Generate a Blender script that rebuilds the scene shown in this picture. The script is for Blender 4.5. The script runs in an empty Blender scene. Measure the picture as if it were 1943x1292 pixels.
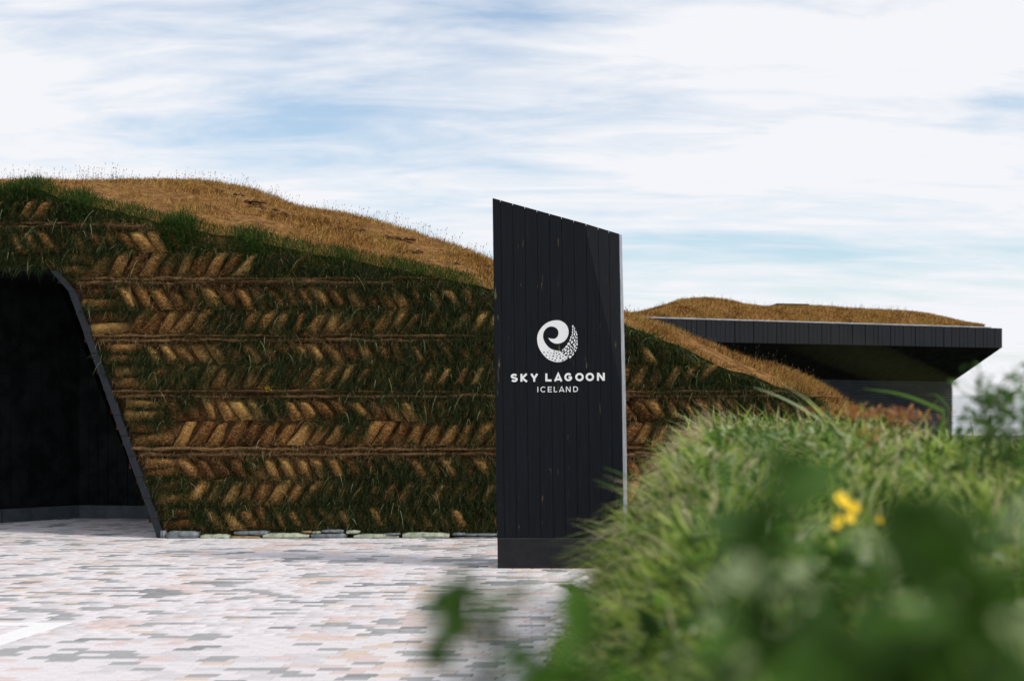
import bpy, math, random
import numpy as np
from mathutils import Vector

S = bpy.context.scene
rnd = random.Random(5)
rng = np.random.default_rng(11)
F, CX, HY, EYE = 2700.0, 971.0, 750.0, 1.68      # focal length in photo pixels, principal x, horizon y, eye height

# ---------------------------------------------------------------- camera
cam = bpy.data.cameras.new("camera")
cam.sensor_width = 36.0
cam.lens = F * 36.0 / 1943.0
cam.shift_y = (HY - 646.0) / 1943.0
cam.clip_start = 0.05
cam.clip_end = 30000
cam.dof.use_dof = True
cam.dof.focus_distance = 16.5
cam.dof.aperture_fstop = 2.1
cam_o = bpy.data.objects.new("camera", cam)
S.collection.objects.link(cam_o)
cam_o.location = (0, 0, EYE)
cam_o.rotation_euler = (math.radians(90), 0, 0)
S.camera = cam_o

# ---------------------------------------------------------------- sky and sun
SUN_EL, SUN_AZ = 44.0, 110.0                       # azimuth clockwise from +Y (the viewing direction)
W = bpy.data.worlds.new("World")
S.world = W
W.use_nodes = True
nt = W.node_tree
nt.nodes.clear()
def N(t, nt_=None, **kw):
    n = (nt_ or nt).nodes.new(t)
    for k, v in kw.items():
        setattr(n, k, v)
    return n
out = N("ShaderNodeOutputWorld")
bg = N("ShaderNodeBackground")
bg.inputs[1].default_value = 0.1
sky = N("ShaderNodeTexSky")
sky.sky_type = 'NISHITA'
sky.sun_disc = False
sky.sun_elevation = math.radians(SUN_EL)
sky.sun_rotation = math.radians(SUN_AZ)
sky.dust_density = 0.6
tc = N("ShaderNodeTexCoord")
sep = N("ShaderNodeSeparateXYZ")
nt.links.new(tc.outputs["Generated"], sep.inputs[0])
def M(op, a, b=None, c=None):
    n = N("ShaderNodeMath", operation=op)
    for i, v in enumerate((a, b, c)):
        if v is None: continue
        if isinstance(v, (int, float)): n.inputs[i].default_value = v
        else: nt.links.new(v, n.inputs[i])
    return n.outputs[0]
absz = M('MAXIMUM', sep.outputs[2], 0.0)
den = M('ADD', absz, 0.16)                        # a high cloud sheet seen in perspective
u = M('DIVIDE', sep.outputs[0], den)
v = M('DIVIDE', sep.outputs[1], den)
comb = N("ShaderNodeCombineXYZ")
nt.links.new(M('MULTIPLY', u, 1.0), comb.inputs[0])
nt.links.new(M('MULTIPLY', v, 1.9), comb.inputs[1])
n1 = N("ShaderNodeTexNoise"); n1.inputs["Scale"].default_value = 0.62; n1.inputs["Detail"].default_value = 9; n1.inputs["Roughness"].default_value = 0.57; n1.inputs["Distortion"].default_value = 0.5
mp1 = N("ShaderNodeMapping"); mp1.inputs["Location"].default_value = (6.2, 0.3, 0); mp1.inputs["Rotation"].default_value = (0, 0, math.radians(-7))
nt.links.new(comb.outputs[0], mp1.inputs[0]); nt.links.new(mp1.outputs[0], n1.inputs[0])
n2 = N("ShaderNodeTexNoise"); n2.inputs["Scale"].default_value = 3.2; n2.inputs["Detail"].default_value = 8; n2.inputs["Roughness"].default_value = 0.62; n2.inputs["Distortion"].default_value = 0.6
mp2 = N("ShaderNodeMapping"); mp2.inputs["Location"].default_value = (13.54, 0.63, 0); mp2.inputs["Rotation"].default_value = (0, 0, math.radians(9)); mp2.inputs["Scale"].default_value = (0.8, 1.1, 1)
nt.links.new(comb.outputs[0], mp2.inputs[0]); nt.links.new(mp2.outputs[0], n2.inputs[0])
mixn = M('ADD', M('MULTIPLY', n1.outputs[0], 0.70), M('MULTIPLY', n2.outputs[0], 0.30))
ramp = N("ShaderNodeValToRGB")
ramp.color_ramp.elements[0].position = 0.375; ramp.color_ramp.elements[0].color = (0.25, 0.25, 0.25, 1)
ramp.color_ramp.elements[1].position = 0.535; ramp.color_ramp.elements[1].color = (1, 1, 1, 1)
nt.links.new(mixn, ramp.inputs[0])
skyt = N("ShaderNodeVectorMath", operation='MULTIPLY'); skyt.inputs[1].default_value = (1.05, 1.25, 1.34)
nt.links.new(sky.outputs[0], skyt.inputs[0])
cl = N("ShaderNodeRGB"); cl.outputs[0].default_value = (8.2, 8.3, 8.65, 1)
mx = N("ShaderNodeMix", data_type='RGBA')
nt.links.new(ramp.outputs[0], mx.inputs[0]); nt.links.new(skyt.outputs[0], mx.inputs[6]); nt.links.new(cl.outputs[0], mx.inputs[7])
nt.links.new(mx.outputs[2], bg.inputs[0])
nt.links.new(bg.outputs[0], out.inputs[0])

sun = bpy.data.lights.new("sun", 'SUN')
sun.energy = 2.4
sun.angle = math.radians(10)
sun.color = (1.0, 0.93, 0.82)
sun_o = bpy.data.objects.new("sun", sun)
S.collection.objects.link(sun_o)
az, el = math.radians(SUN_AZ), math.radians(SUN_EL)
sd = Vector((math.sin(az) * math.cos(el), math.cos(az) * math.cos(el), math.sin(el)))
sun_o.rotation_euler = (-sd).to_track_quat('-Z', 'Y').to_euler()
sun_o.location = (0, 0, 30)

S.view_settings.view_transform = 'Standard'
S.view_settings.look = 'None'
S.view_settings.exposure = 0.15
S.view_settings.gamma = 1.0
S.view_settings.use_curve_mapping = False
S.render.engine = 'CYCLES'

# ---------------------------------------------------------------- helpers
col = S.collection
def P(px, py, y):
    """photo pixel at distance y -> world point"""
    return ((px - CX) * y / F, y, EYE + (HY - py) * y / F)

def tag(o, label=None, cat=None, group=None, kind=None):
    if label: o["label"] = label
    if cat: o["category"] = cat
    if group: o["group"] = group
    if kind: o["kind"] = kind
    return o

def empty(name, loc, label=None, cat=None, group=None):
    o = bpy.data.objects.new(name, None)
    col.objects.link(o); o.location = loc
    o.empty_display_size = 0.2
    return tag(o, label, cat, group)

def link(name, me, parent=None, keep=True):
    o = bpy.data.objects.new(name, me)
    col.objects.link(o)
    if parent is not None:
        o.parent = parent
        if keep:                                   # coordinates given in world space
            o.location = -Vector(parent.location)
    return o

def mesh(name, verts, faces, mats, smooth=False, midx=None):
    me = bpy.data.meshes.new(name)
    me.from_pydata([tuple(map(float, p)) for p in verts], [], faces)
    for m in (mats if isinstance(mats, (list, tuple)) else [mats]):
        me.materials.append(m)
    if smooth:
        me.polygons.foreach_set("use_smooth", [True] * len(me.polygons))
    if midx is not None:
        me.polygons.foreach_set("material_index", midx)
    me.update()
    return me

def fast_mesh(name, co, quads, tris, mats, midx=None, smooth=False):
    me = bpy.data.meshes.new(name)
    nq, ntr = len(quads), len(tris)
    me.vertices.add(len(co))
    me.vertices.foreach_set("co", np.ascontiguousarray(co, dtype=np.float32).ravel())
    loops = np.concatenate([np.asarray(quads, dtype=np.int32).ravel(), np.asarray(tris, dtype=np.int32).ravel()])
    me.loops.add(len(loops))
    me.loops.foreach_set("vertex_index", loops)
    starts = np.concatenate([np.arange(nq) * 4, nq * 4 + np.arange(ntr) * 3]).astype(np.int32)
    me.polygons.add(nq + ntr)
    me.polygons.foreach_set("loop_start", starts)
    for m in (mats if isinstance(mats, (list, tuple)) else [mats]):
        me.materials.append(m)
    if midx is not None:
        me.polygons.foreach_set("material_index", np.asarray(midx, dtype=np.int32))
    if smooth:
        me.polygons.foreach_set("use_smooth", np.ones(nq + ntr, dtype=bool))
    me.update(calc_edges=True)
    me.validate()
    return me

class MB:
    """collects boxes, prisms, tubes into one mesh"""
    def __init__(s): s.v = []; s.f = []
    def add(s, vs, fs):
        b = len(s.v); s.v += [tuple(p) for p in vs]; s.f += [tuple(b + i for i in f) for f in fs]
    def box(s, x0, x1, y0, y1, z0, z1):
        s.add([(x0,y0,z0),(x1,y0,z0),(x1,y1,z0),(x0,y1,z0),(x0,y0,z1),(x1,y0,z1),(x1,y1,z1),(x0,y1,z1)],
              [(0,3,2,1),(4,5,6,7),(0,1,5,4),(1,2,6,5),(2,3,7,6),(3,0,4,7)])
    def prism(s, front, back):
        n = len(front)
        s.add(list(front) + list(back), [tuple(range(n)), tuple(range(2*n-1, n-1, -1))] + [(i, n+i, n+(i+1) % n, (i+1) % n) for i in range(n)])
    def tube(s, pts, rads, k=6):
        rings = []
        for i, p in enumerate(pts):
            p = Vector(p)
            d = (Vector(pts[min(i+1, len(pts)-1)]) - Vector(pts[max(i-1, 0)])).normalized()
            a = d.cross(Vector((0.3, 1, 0.2))).normalized(); b = d.cross(a)
            rings.append([p + (a*math.cos(t*2*math.pi/k) + b*math.sin(t*2*math.pi/k)) * rads[i] for t in range(k)])
        vs = [q for r in rings for q in r]
        fs = [(i*k+j, i*k+(j+1) % k, (i+1)*k+(j+1) % k, (i+1)*k+j) for i in range(len(rings)-1) for j in range(k)]
        fs += [tuple(range(k-1, -1, -1)), tuple((len(rings)-1)*k+j for j in range(k))]
        s.add(vs, fs)
    def build(s, name, m, parent=None, smooth=False):
        return link(name, mesh(name, s.v, s.f, m, smooth), parent)

def value_noise(x, y, seed=0):
    """vectorised 2-D value noise, 0..1"""
    r = np.random.default_rng(seed).random((64, 64))
    xi = np.floor(x).astype(int); yi = np.floor(y).astype(int)
    fx = x - xi; fy = y - yi
    fx = fx*fx*(3-2*fx); fy = fy*fy*(3-2*fy)
    a = r[xi % 64, yi % 64]; b = r[(xi+1) % 64, yi % 64]; c = r[xi % 64, (yi+1) % 64]; d = r[(xi+1) % 64, (yi+1) % 64]
    return (a*(1-fx)+b*fx)*(1-fy) + (c*(1-fx)+d*fx)*fy
def fbm(x, y, seed=0, o=3):
    t = 0; amp = 0.5; s = 0
    for i in range(o):
        t = t + amp*value_noise(x*2**i, y*2**i, seed+i); s += amp; amp *= 0.5
    return t / s

# ---------------------------------------------------------------- materials
def new_mat(name):
    m = bpy.data.materials.new(name); m.use_nodes = True
    t = m.node_tree; t.nodes.clear()
    o = t.nodes.new("ShaderNodeOutputMaterial"); b = t.nodes.new("ShaderNodeBsdfPrincipled")
    t.links.new(b.outputs[0], o.inputs[0])
    return m, t, b, o

def ramp_of(t, stops, fac):
    r = t.nodes.new("ShaderNodeValToRGB"); e = r.color_ramp.elements
    e[0].position, e[0].color = stops[0][0], (*stops[0][1], 1)
    e[1].position, e[1].color = stops[-1][0], (*stops[-1][1], 1)
    for p, c in stops[1:-1]:
        k = e.new(p); k.color = (*c, 1)
    t.links.new(fac, r.inputs[0])
    return r.outputs[0]

def surf(name, stops, scale=8, detail=6, rough=0.8, bump=0.3, bscale=None, stretch=(1,1,1), obj_var=0.0, spec=0.3, bdist=0.01, coords="Object"):
    m, t, b, o = new_mat(name)
    c = t.nodes.new("ShaderNodeTexCoord"); mp = t.nodes.new("ShaderNodeMapping"); mp.inputs["Scale"].default_value = stretch
    t.links.new(c.outputs[coords], mp.inputs[0])
    n = t.nodes.new("ShaderNodeTexNoise"); n.inputs["Scale"].default_value = scale; n.inputs["Detail"].default_value = detail; n.inputs["Roughness"].default_value = 0.65
    t.links.new(mp.outputs[0], n.inputs[0])
    fac = n.outputs[0]
    if obj_var:
        oi = t.nodes.new("ShaderNodeObjectInfo")
        k = t.nodes.new("ShaderNodeMath"); k.operation = 'MULTIPLY_ADD'; k.inputs[1].default_value = obj_var; k.inputs[2].default_value = -obj_var/2
        t.links.new(oi.outputs["Random"], k.inputs[0])
        a = t.nodes.new("ShaderNodeMath"); a.operation = 'ADD'; t.links.new(fac, a.inputs[0]); t.links.new(k.outputs[0], a.inputs[1]); fac = a.outputs[0]
    t.links.new(ramp_of(t, stops, fac), b.inputs["Base Color"])
    b.inputs["Roughness"].default_value = rough
    b.inputs["Specular IOR Level"].default_value = spec
    if bump:
        n2 = t.nodes.new("ShaderNodeTexNoise"); n2.inputs["Scale"].default_value = bscale or scale*4; n2.inputs["Detail"].default_value = 6; n2.inputs["Roughness"].default_value = 0.7
        t.links.new(mp.outputs[0], n2.inputs[0])
        bp = t.nodes.new("ShaderNodeBump"); bp.inputs["Strength"].default_value = bump; bp.inputs["Distance"].default_value = bdist
        t.links.new(n2.outputs[0], bp.inputs["Height"]); t.links.new(bp.outputs[0], b.inputs["Normal"])
    return m

def grass_mat(name, stops, trans=0.35, rough=0.55, spec=0.25, patch=0.0, pscale=1.5):
    m, t, b, o = new_mat(name)
    g = t.nodes.new("ShaderNodeNewGeometry")
    fac = g.outputs["Random Per Island"]
    if patch:
        c = t.nodes.new("ShaderNodeTexCoord"); n = t.nodes.new("ShaderNodeTexNoise"); n.inputs["Scale"].default_value = pscale; n.inputs["Detail"].default_value = 3
        t.links.new(c.outputs["Object"], n.inputs[0])
        k = t.nodes.new("ShaderNodeMath"); k.operation = 'MULTIPLY_ADD'; k.inputs[1].default_value = patch; k.inputs[2].default_value = -patch*0.5
        t.links.new(n.outputs[0], k.inputs[0])
        a = t.nodes.new("ShaderNodeMath"); a.operation = 'ADD'; a.use_clamp = True; t.links.new(fac, a.inputs[0]); t.links.new(k.outputs[0], a.inputs[1]); fac = a.outputs[0]
    cc = ramp_of(t, stops, fac)
    t.links.new(cc, b.inputs["Base Color"])
    b.inputs["Roughness"].default_value = rough; b.inputs["Specular IOR Level"].default_value = spec
    tr = t.nodes.new("ShaderNodeBsdfTranslucent"); t.links.new(cc, tr.inputs[0])
    mxs = t.nodes.new("ShaderNodeMixShader"); mxs.inputs[0].default_value = trans
    t.links.new(b.outputs[0], mxs.inputs[1]); t.links.new(tr.outputs[0], mxs.inputs[2]); t.links.new(mxs.outputs[0], o.inputs[0])
    return m

TURF_STOPS = [(0.30, (0.045, 0.020, 0.008)), (0.43, (0.15, 0.068, 0.024)), (0.53, (0.32, 0.160, 0.052)), (0.70, (0.60, 0.37, 0.125))]
m_turf = surf("cut_turf", TURF_STOPS, scale=26, rough=0.95, bump=1.0, bscale=60, obj_var=0.26, spec=0.05, bdist=0.02)
def speckle(m, sc, amt, big, bamt):
    """finer grain and broad patches on top of the first noise"""
    t = m.node_tree
    rp = [n for n in t.nodes if n.type == 'VALTORGB'][0]
    src = rp.inputs[0].links[0].from_socket
    g_ = t.nodes.new("ShaderNodeNewGeometry")
    for s_, a_ in ((sc, amt), (big, bamt)):
        n = t.nodes.new("ShaderNodeTexNoise"); n.inputs["Scale"].default_value = s_; n.inputs["Detail"].default_value = 4
        t.links.new(g_.outputs["Position"], n.inputs[0])
        k = t.nodes.new("ShaderNodeMath"); k.operation = 'MULTIPLY_ADD'; k.inputs[1].default_value = a_; k.inputs[2].default_value = -a_/2
        t.links.new(n.outputs[0], k.inputs[0])
        a = t.nodes.new("ShaderNodeMath"); a.operation = 'ADD'; t.links.new(src, a.inputs[0]); t.links.new(k.outputs[0], a.inputs[1]); src = a.outputs[0]
    t.links.new(src, rp.inputs[0])
speckle(m_turf, 110, 0.6, 1.6, 0.40)
m_soil = surf("dark_peat_soil", [(0.35, (0.03, 0.016, 0.008)), (0.6, (0.11, 0.055, 0.022))], scale=6, rough=0.95, bump=0.9, bscale=30, spec=0.05, bdist=0.03)
m_strip = surf("turf_strip_edge", [(0.32, (0.028, 0.016, 0.008)), (0.5, (0.12, 0.065, 0.028)), (0.72, (0.25, 0.15, 0.07))], scale=30, rough=0.95, bump=1.0, bscale=70, obj_var=0.15, spec=0.05, bdist=0.02, stretch=(0.5,1,1.6))
speckle(m_strip, 60, 0.6, 2.5, 0.4)
m_roofsoil = surf("dry_thatch", [(0.3, (0.06, 0.03, 0.012)), (0.5, (0.20, 0.10, 0.034)), (0.7, (0.34, 0.19, 0.07))], scale=9, rough=0.95, bump=0.8, bscale=50, spec=0.05, bdist=0.03)
m_dry = grass_mat("dry_golden_grass", [(0.0, (0.045, 0.025, 0.010)), (0.25, (0.20, 0.095, 0.026)), (0.6, (0.43, 0.225, 0.062)), (0.9, (0.66, 0.43, 0.15)), (1.0, (0.16, 0.18, 0.05))], trans=0.25, rough=0.8, spec=0.1, patch=1.6, pscale=1.6)
m_green_wall = grass_mat("dark_wall_grass", [(0.0, (0.006, 0.013, 0.004)), (0.55, (0.015, 0.031, 0.008)), (0.86, (0.030, 0.058, 0.015)), (0.97, (0.13, 0.13, 0.05)), (1.0, (0.28, 0.24, 0.12))], trans=0.3, spec=0.1)
m_green_lip = grass_mat("lip_grass", [(0.0, (0.014, 0.036, 0.008)), (0.55, (0.032, 0.078, 0.014)), (0.9, (0.06, 0.125, 0.022)), (1.0, (0.20, 0.17, 0.07))], trans=0.35, spec=0.1)
m_wisp = grass_mat("dead_grass_wisps", [(0.0, (0.08, 0.04, 0.018)), (0.5, (0.24, 0.14, 0.06)), (1.0, (0.46, 0.34, 0.17))], trans=0.2, rough=0.85, spec=0.1)
m_strawb = grass_mat("bank_straw_stems", [(0.0, (0.22, 0.16, 0.08)), (1.0, (0.62, 0.52, 0.34))], trans=0.3, rough=0.7, spec=0.1)
m_seed = grass_mat("seed_stalks", [(0.0, (0.05, 0.035, 0.02)), (1.0, (0.13, 0.09, 0.05))], trans=0.15)
m_bank = grass_mat("bank_grass_blades", [(0.0, (0.018, 0.045, 0.010)), (0.22, (0.08, 0.16, 0.022)), (0.45, (0.26, 0.38, 0.048)), (0.72, (0.54, 0.66, 0.14)), (0.92, (0.52, 0.58, 0.28)), (1.0, (0.64, 0.54, 0.32))], trans=0.5, rough=0.5, spec=0.15, patch=2.2, pscale=3.2)
m_leaf = grass_mat("weed_leaf", [(0.0, (0.03, 0.075, 0.012)), (0.6, (0.09, 0.19, 0.028)), (1.0, (0.20, 0.32, 0.05))], trans=0.45, rough=0.6, spec=0.1)
m_leafdark = grass_mat("dark_weed_leaf", [(0.0, (0.026, 0.060, 0.016)), (1.0, (0.085, 0.17, 0.034))], trans=0.3, rough=0.7, spec=0.06)
m_leafpale = grass_mat("pale_weed_leaf", [(0.0, (0.26, 0.36, 0.14)), (1.0, (0.56, 0.62, 0.38))], trans=0.4, rough=0.6, spec=0.1)
m_rust = grass_mat("rusty_seed_heads", [(0.0, (0.24, 0.075, 0.025)), (0.6, (0.42, 0.17, 0.06)), (1.0, (0.58, 0.34, 0.17))], trans=0.25, rough=0.8)
m_stem = surf("plant_stem", [(0.3, (0.05, 0.09, 0.025)), (0.7, (0.10, 0.14, 0.04))], scale=20, bump=0)
m_olive = grass_mat("olive_blade", [(0.0, (0.05, 0.055, 0.014)), (1.0, (0.08, 0.08, 0.02))], trans=0.35, rough=0.7, spec=0.1)
m_petal = surf("yellow_petal", [(0.3, (0.85, 0.52, 0.01)), (0.7, (0.95, 0.68, 0.02))], scale=30, bump=0, rough=0.6)
m_banksoil = surf("bank_soil", [(0.3, (0.012, 0.022, 0.008)), (0.7, (0.04, 0.065, 0.02))], scale=5, bump=0.6, rough=0.95, spec=0.05)

def plank_mat(name, a, b_, rough=0.5, spec=0.35, wear=True):
    m, t, b, o = new_mat(name)
    c = t.nodes.new("ShaderNodeTexCoord"); oi = t.nodes.new("ShaderNodeObjectInfo")
    ad = t.nodes.new("ShaderNodeVectorMath"); ad.operation = 'ADD'
    sc = t.nodes.new("ShaderNodeVectorMath"); sc.operation = 'SCALE'; sc.inputs["Scale"].default_value = 37.0
    cb = t.nodes.new("ShaderNodeCombineXYZ"); t.links.new(oi.outputs["Random"], cb.inputs[0]); t.links.new(oi.outputs["Random"], cb.inputs[2])
    t.links.new(cb.outputs[0], sc.inputs[0]); t.links.new(c.outputs["Object"], ad.inputs[0]); t.links.new(sc.outputs[0], ad.inputs[1])
    mp = t.nodes.new("ShaderNodeMapping"); mp.inputs["Scale"].default_value = (60, 60, 2.2); t.links.new(ad.outputs[0], mp.inputs[0])
    n = t.nodes.new("ShaderNodeTexNoise"); n.inputs["Scale"].default_value = 1.0; n.inputs["Detail"].default_value = 8; n.inputs["Roughness"].default_value = 0.7; t.links.new(mp.outputs[0], n.inputs[0])
    base = ramp_of(t, [(0.3, a), (0.7, b_)], n.outputs[0])
    if wear:                                       # chipped spots where raw wood shows
        mp2 = t.nodes.new("ShaderNodeMapping"); mp2.inputs["Scale"].default_value = (30, 30, 5); t.links.new(ad.outputs[0], mp2.inputs[0])
        n2 = t.nodes.new("ShaderNodeTexNoise"); n2.inputs["Scale"].default_value = 1.0; n2.inputs["Detail"].default_value = 4; t.links.new(mp2.outputs[0], n2.inputs[0])
        msk = ramp_of(t, [(0.69, (0, 0, 0)), (0.75, (0.8, 0.8, 0.8))], n2.outputs[0])
        mx_ = t.nodes.new("ShaderNodeMix"); mx_.data_type = 'RGBA'; t.links.new(msk, mx_.inputs[0]); t.links.new(base, mx_.inputs[6]); mx_.inputs[7].default_value = (0.14, 0.11, 0.06, 1)
        base = mx_.outputs[2]
    t.links.new(base, b.inputs["Base Color"])
    b.inputs["Roughness"].default_value = rough; b.inputs["Specular IOR Level"].default_value = spec
    bp = t.nodes.new("ShaderNodeBump"); bp.inputs["Strength"].default_value = 0.35; bp.inputs["Distance"].default_value = 0.004
    t.links.new(n.outputs[0], bp.inputs["Height"]); t.links.new(bp.outputs[0], b.inputs["Normal"])
    return m
m_black = plank_mat("black_tarred_plank", (0.0028, 0.004, 0.0062), (0.0075, 0.010, 0.0145), spec=0.16)
m_fascia = plank_mat("fascia_plank_stain", (0.005, 0.007, 0.010), (0.014, 0.017, 0.023), spec=0.2, wear=False)
m_core = surf("black_core", [(0.4, (0.003, 0.003, 0.004)), (0.6, (0.006, 0.006, 0.007))], scale=5, bump=0, rough=0.8)
m_base = surf("black_steel_base", [(0.4, (0.008, 0.009, 0.012)), (0.6, (0.014, 0.015, 0.018))], scale=9, bump=0.1, rough=0.45)
m_silver = surf("weathered_silver_wood", [(0.3, (0.10, 0.115, 0.14)), (0.55, (0.28, 0.30, 0.34)), (0.72, (0.60, 0.63, 0.67))], scale=1.0, stretch=(120,40,3.5), bump=0.3, bscale=3, rough=0.45, spec=0.5)
m_white = surf("white_paint", [(0.3, (0.90, 0.90, 0.91)), (0.7, (0.95, 0.95, 0.96))], scale=20, bump=0, rough=0.6)
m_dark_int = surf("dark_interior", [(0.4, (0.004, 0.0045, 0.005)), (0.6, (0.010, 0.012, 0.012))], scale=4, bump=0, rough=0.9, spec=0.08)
m_plinth = surf("dark_concrete_plinth", [(0.35, (0.04, 0.047, 0.054)), (0.65, (0.07, 0.08, 0.09))], scale=6, bump=0.4, rough=0.8)
m_jamb = plank_mat("jamb_blue_black", (0.003, 0.0045, 0.008), (0.009, 0.012, 0.020), wear=True)
m_metal = surf("pale_flashing", [(0.4, (0.34, 0.36, 0.39)), (0.6, (0.5, 0.52, 0.55))], scale=3, bump=0, rough=0.4)
m_corr = surf("dark_corrugated_steel", [(0.4, (0.020, 0.024, 0.030)), (0.6, (0.035, 0.040, 0.048))], scale=3, bump=0, rough=0.5)
m_ground = surf("far_ground", [(0.35, (0.05, 0.07, 0.03)), (0.65, (0.12, 0.12, 0.07))], scale=0.6, bump=0.4, rough=0.95)
m_joint = surf("joint_sand", [(0.35, (0.03, 0.03, 0.03)), (0.65, (0.08, 0.078, 0.075))], scale=60, bump=0.5, rough=0.95)
m_sea = surf("pale_sea", [(0.35, (0.10, 0.14, 0.18)), (0.65, (0.16, 0.2, 0.24))], scale=0.5, bump=0.3, bscale=1.5, rough=0.12, spec=0.9)
m_wire = surf("fence_wire", [(0.4, (0.10, 0.11, 0.12)), (0.6, (0.14, 0.15, 0.16))], scale=3, bump=0, rough=0.5)
def paver_mat(n, c):
    return surf(n, [(0.3, tuple(k*0.86 for k in c)), (0.7, tuple(min(1, k*1.08) for k in c))], scale=7, detail=8, bump=0.35, bscale=180, rough=0.9, spec=0.15, bdist=0.002)
PAV = [paver_mat("white_paver", (0.66, 0.63, 0.655)), paver_mat("pale_grey_paver", (0.57, 0.55, 0.575)), paver_mat("grey_paver", (0.345, 0.35, 0.365)),
       paver_mat("dark_grey_paver", (0.265, 0.27, 0.285)), paver_mat("pink_paver", (0.61, 0.515, 0.51)), paver_mat("peach_paver", (0.61, 0.505, 0.45))]
STONE = [surf("grey_slate_stone", [(0.3, (0.07, 0.08, 0.09)), (0.7, (0.27, 0.30, 0.32))], scale=9, bump=0.9, rough=0.8, bdist=0.02),
         surf("greenish_stone", [(0.3, (0.20, 0.23, 0.17)), (0.7, (0.56, 0.60, 0.46))], scale=9, bump=0.9, rough=0.8, bdist=0.02),
         surf("ochre_stone", [(0.3, (0.16, 0.10, 0.04)), (0.7, (0.46, 0.32, 0.14))], scale=9, bump=0.9, rough=0.8, bdist=0.02)]

# ---------------------------------------------------------------- ground, sea, paving
g = MB(); g.add([(-400,-60,-0.06),(400,-60,-0.06),(400,62,-0.06),(-400,62,-0.06)], [(0,1,2,3)])
tag(g.build("ground", m_ground), kind="structure")
g = MB(); g.add([(-6000,62.0,-0.8),(6000,62.0,-0.8),(6000,14000,-0.8),(-6000,14000,-0.8)], [(0,1,2,3)])
tag(g.build("sea", m_sea), kind="structure")

PX0, PX1, PY0, PY1 = -10.5, 5.0, 4.5, 20.3
g = MB(); g.box(PX0-0.05, PX1+0.05, PY0-0.05, PY1+0.05, -0.05, -0.004)
yard = g.build("paved_yard", m_joint)
tag(yard, "yard of white, grey and pink interlocking pavers in front of the turf wall", kind="structure")
PL, PW, SH = 0.19, 0.097, 0.021
def paver_geo(wdt, h=0.006):
    gp, ch = 0.0030, 0.005
    def ring(i, z):
        return [(-wdt/2+i+SH*(-.5+i/PW), -PW/2+i, z), (wdt/2-i+SH*(-.5+i/PW), -PW/2+i, z), (wdt/2-i+SH*(.5-i/PW), PW/2-i, z), (-wdt/2+i+SH*(.5-i/PW), PW/2-i, z)]
    vs = ring(gp, -0.006) + ring(gp+0.0005, h-0.003) + ring(gp+ch, h)
    fs = [(0,1,5,4),(1,2,6,5),(2,3,7,6),(3,0,4,7),(4,5,9,8),(5,6,10,9),(6,7,11,10),(7,4,8,11),(8,9,10,11)]
    return vs, fs
pv, pf = paver_geo(PL)
pv = np.array(pv); pf = np.array(pf)
rowcol = []
pc = []                                           # centre x, y, colour
nrow = int((PY1-PY0)/PW)
for r in range(nrow):
    y = PY0 + (r+.5)*PW
    x = PX0 + (r % 2)*PL/2 + rnd.choice((0, 0, .05)) - PL
    prev = 0; rowc = {}
    while x < PX1:
        if x > PX0:
            q_ = rnd.random()
            below = rowcol[-1].get(round(x/PL)) if rowcol else None
            if q_ < 0.10: c = prev
            elif q_ < 0.36 and below is not None: c = below
            else:
                t = rnd.random()
                c = 0 if t < .52 else 1 if t < .64 else 2 if t < .80 else 3 if t < .84 else 4 if t < .94 else 5
            prev = c; rowc[round(x/PL)] = c
            pc.append((x, y, c))
        x += PL
    rowcol.append(rowc)
# the 300 that show largest: nearest in view and not under the bank
def in_view(x, y):
    px = CX + x*F/y; py = HY + EYE*F/y
    toe = 950 if py > 1200 else 1040
    return -30 < px < toe and py < 1300
vis = [i for i, (x, y, c) in enumerate(pc) if in_view(x, y)]
vis.sort(key=lambda i: pc[i][1])
single = set(vis[:298])
pmesh = []
for k in range(6):
    pmesh.append(mesh("paver", pv, [tuple(f) for f in pf], PAV[k]))
for i in sorted(single):
    x, y, c = pc[i]
    o = bpy.data.objects.new("paver", pmesh[c]); col.objects.link(o); o.parent = yard
    o.location = (x, y, rnd.uniform(-.0012, .0012)); o.rotation_euler = (rnd.uniform(-.006, .006), rnd.uniform(-.004, .004), rnd.uniform(-.004, .004))
rest = [pc[i] for i in range(len(pc)) if i not in single]
cen = np.array([(x, y, 0) for x, y, c in rest]); cen[:, 2] = rng.uniform(-.0012, .0012, len(rest))
co = (cen[:, None, :] + pv[None]).reshape(-1, 3)
qd = (np.arange(len(rest))[:, None, None]*12 + pf[None]).reshape(-1, 4)
mi = np.repeat([c for _, _, c in rest], 9)
o = link("paver_field", fast_mesh("paver_field", co, qd, np.zeros((0, 3), int), PAV, midx=mi), yard)
tag(o, kind="stuff")
# white painted bay marking lying on the pavers at the left
def gp(px, py): 
    y = EYE*F/(py-HY); return ((px-CX)*y/F, y)
mk = MB()
for poly in ([(-60,1183),(137,1183),(57,1189),(-60,1189)], [(137,1183),(0,1226),(-60,1245),(-60,1225),(0,1207),(57,1189)]):
    q = [gp(*p) for p in poly]
    mk.prism([(x, y, 0.0105) for x, y in q], [(x, y, 0.0062) for x, y in q])
m_bay = surf("bay_paint", [(0.3, (0.70, 0.70, 0.71)), (0.7, (0.78, 0.78, 0.79))], scale=9, bump=0.2, rough=0.8)
tag(mk.build("road_marking", m_bay), "white painted bay line on the pavers at the left edge", kind="structure")

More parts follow.
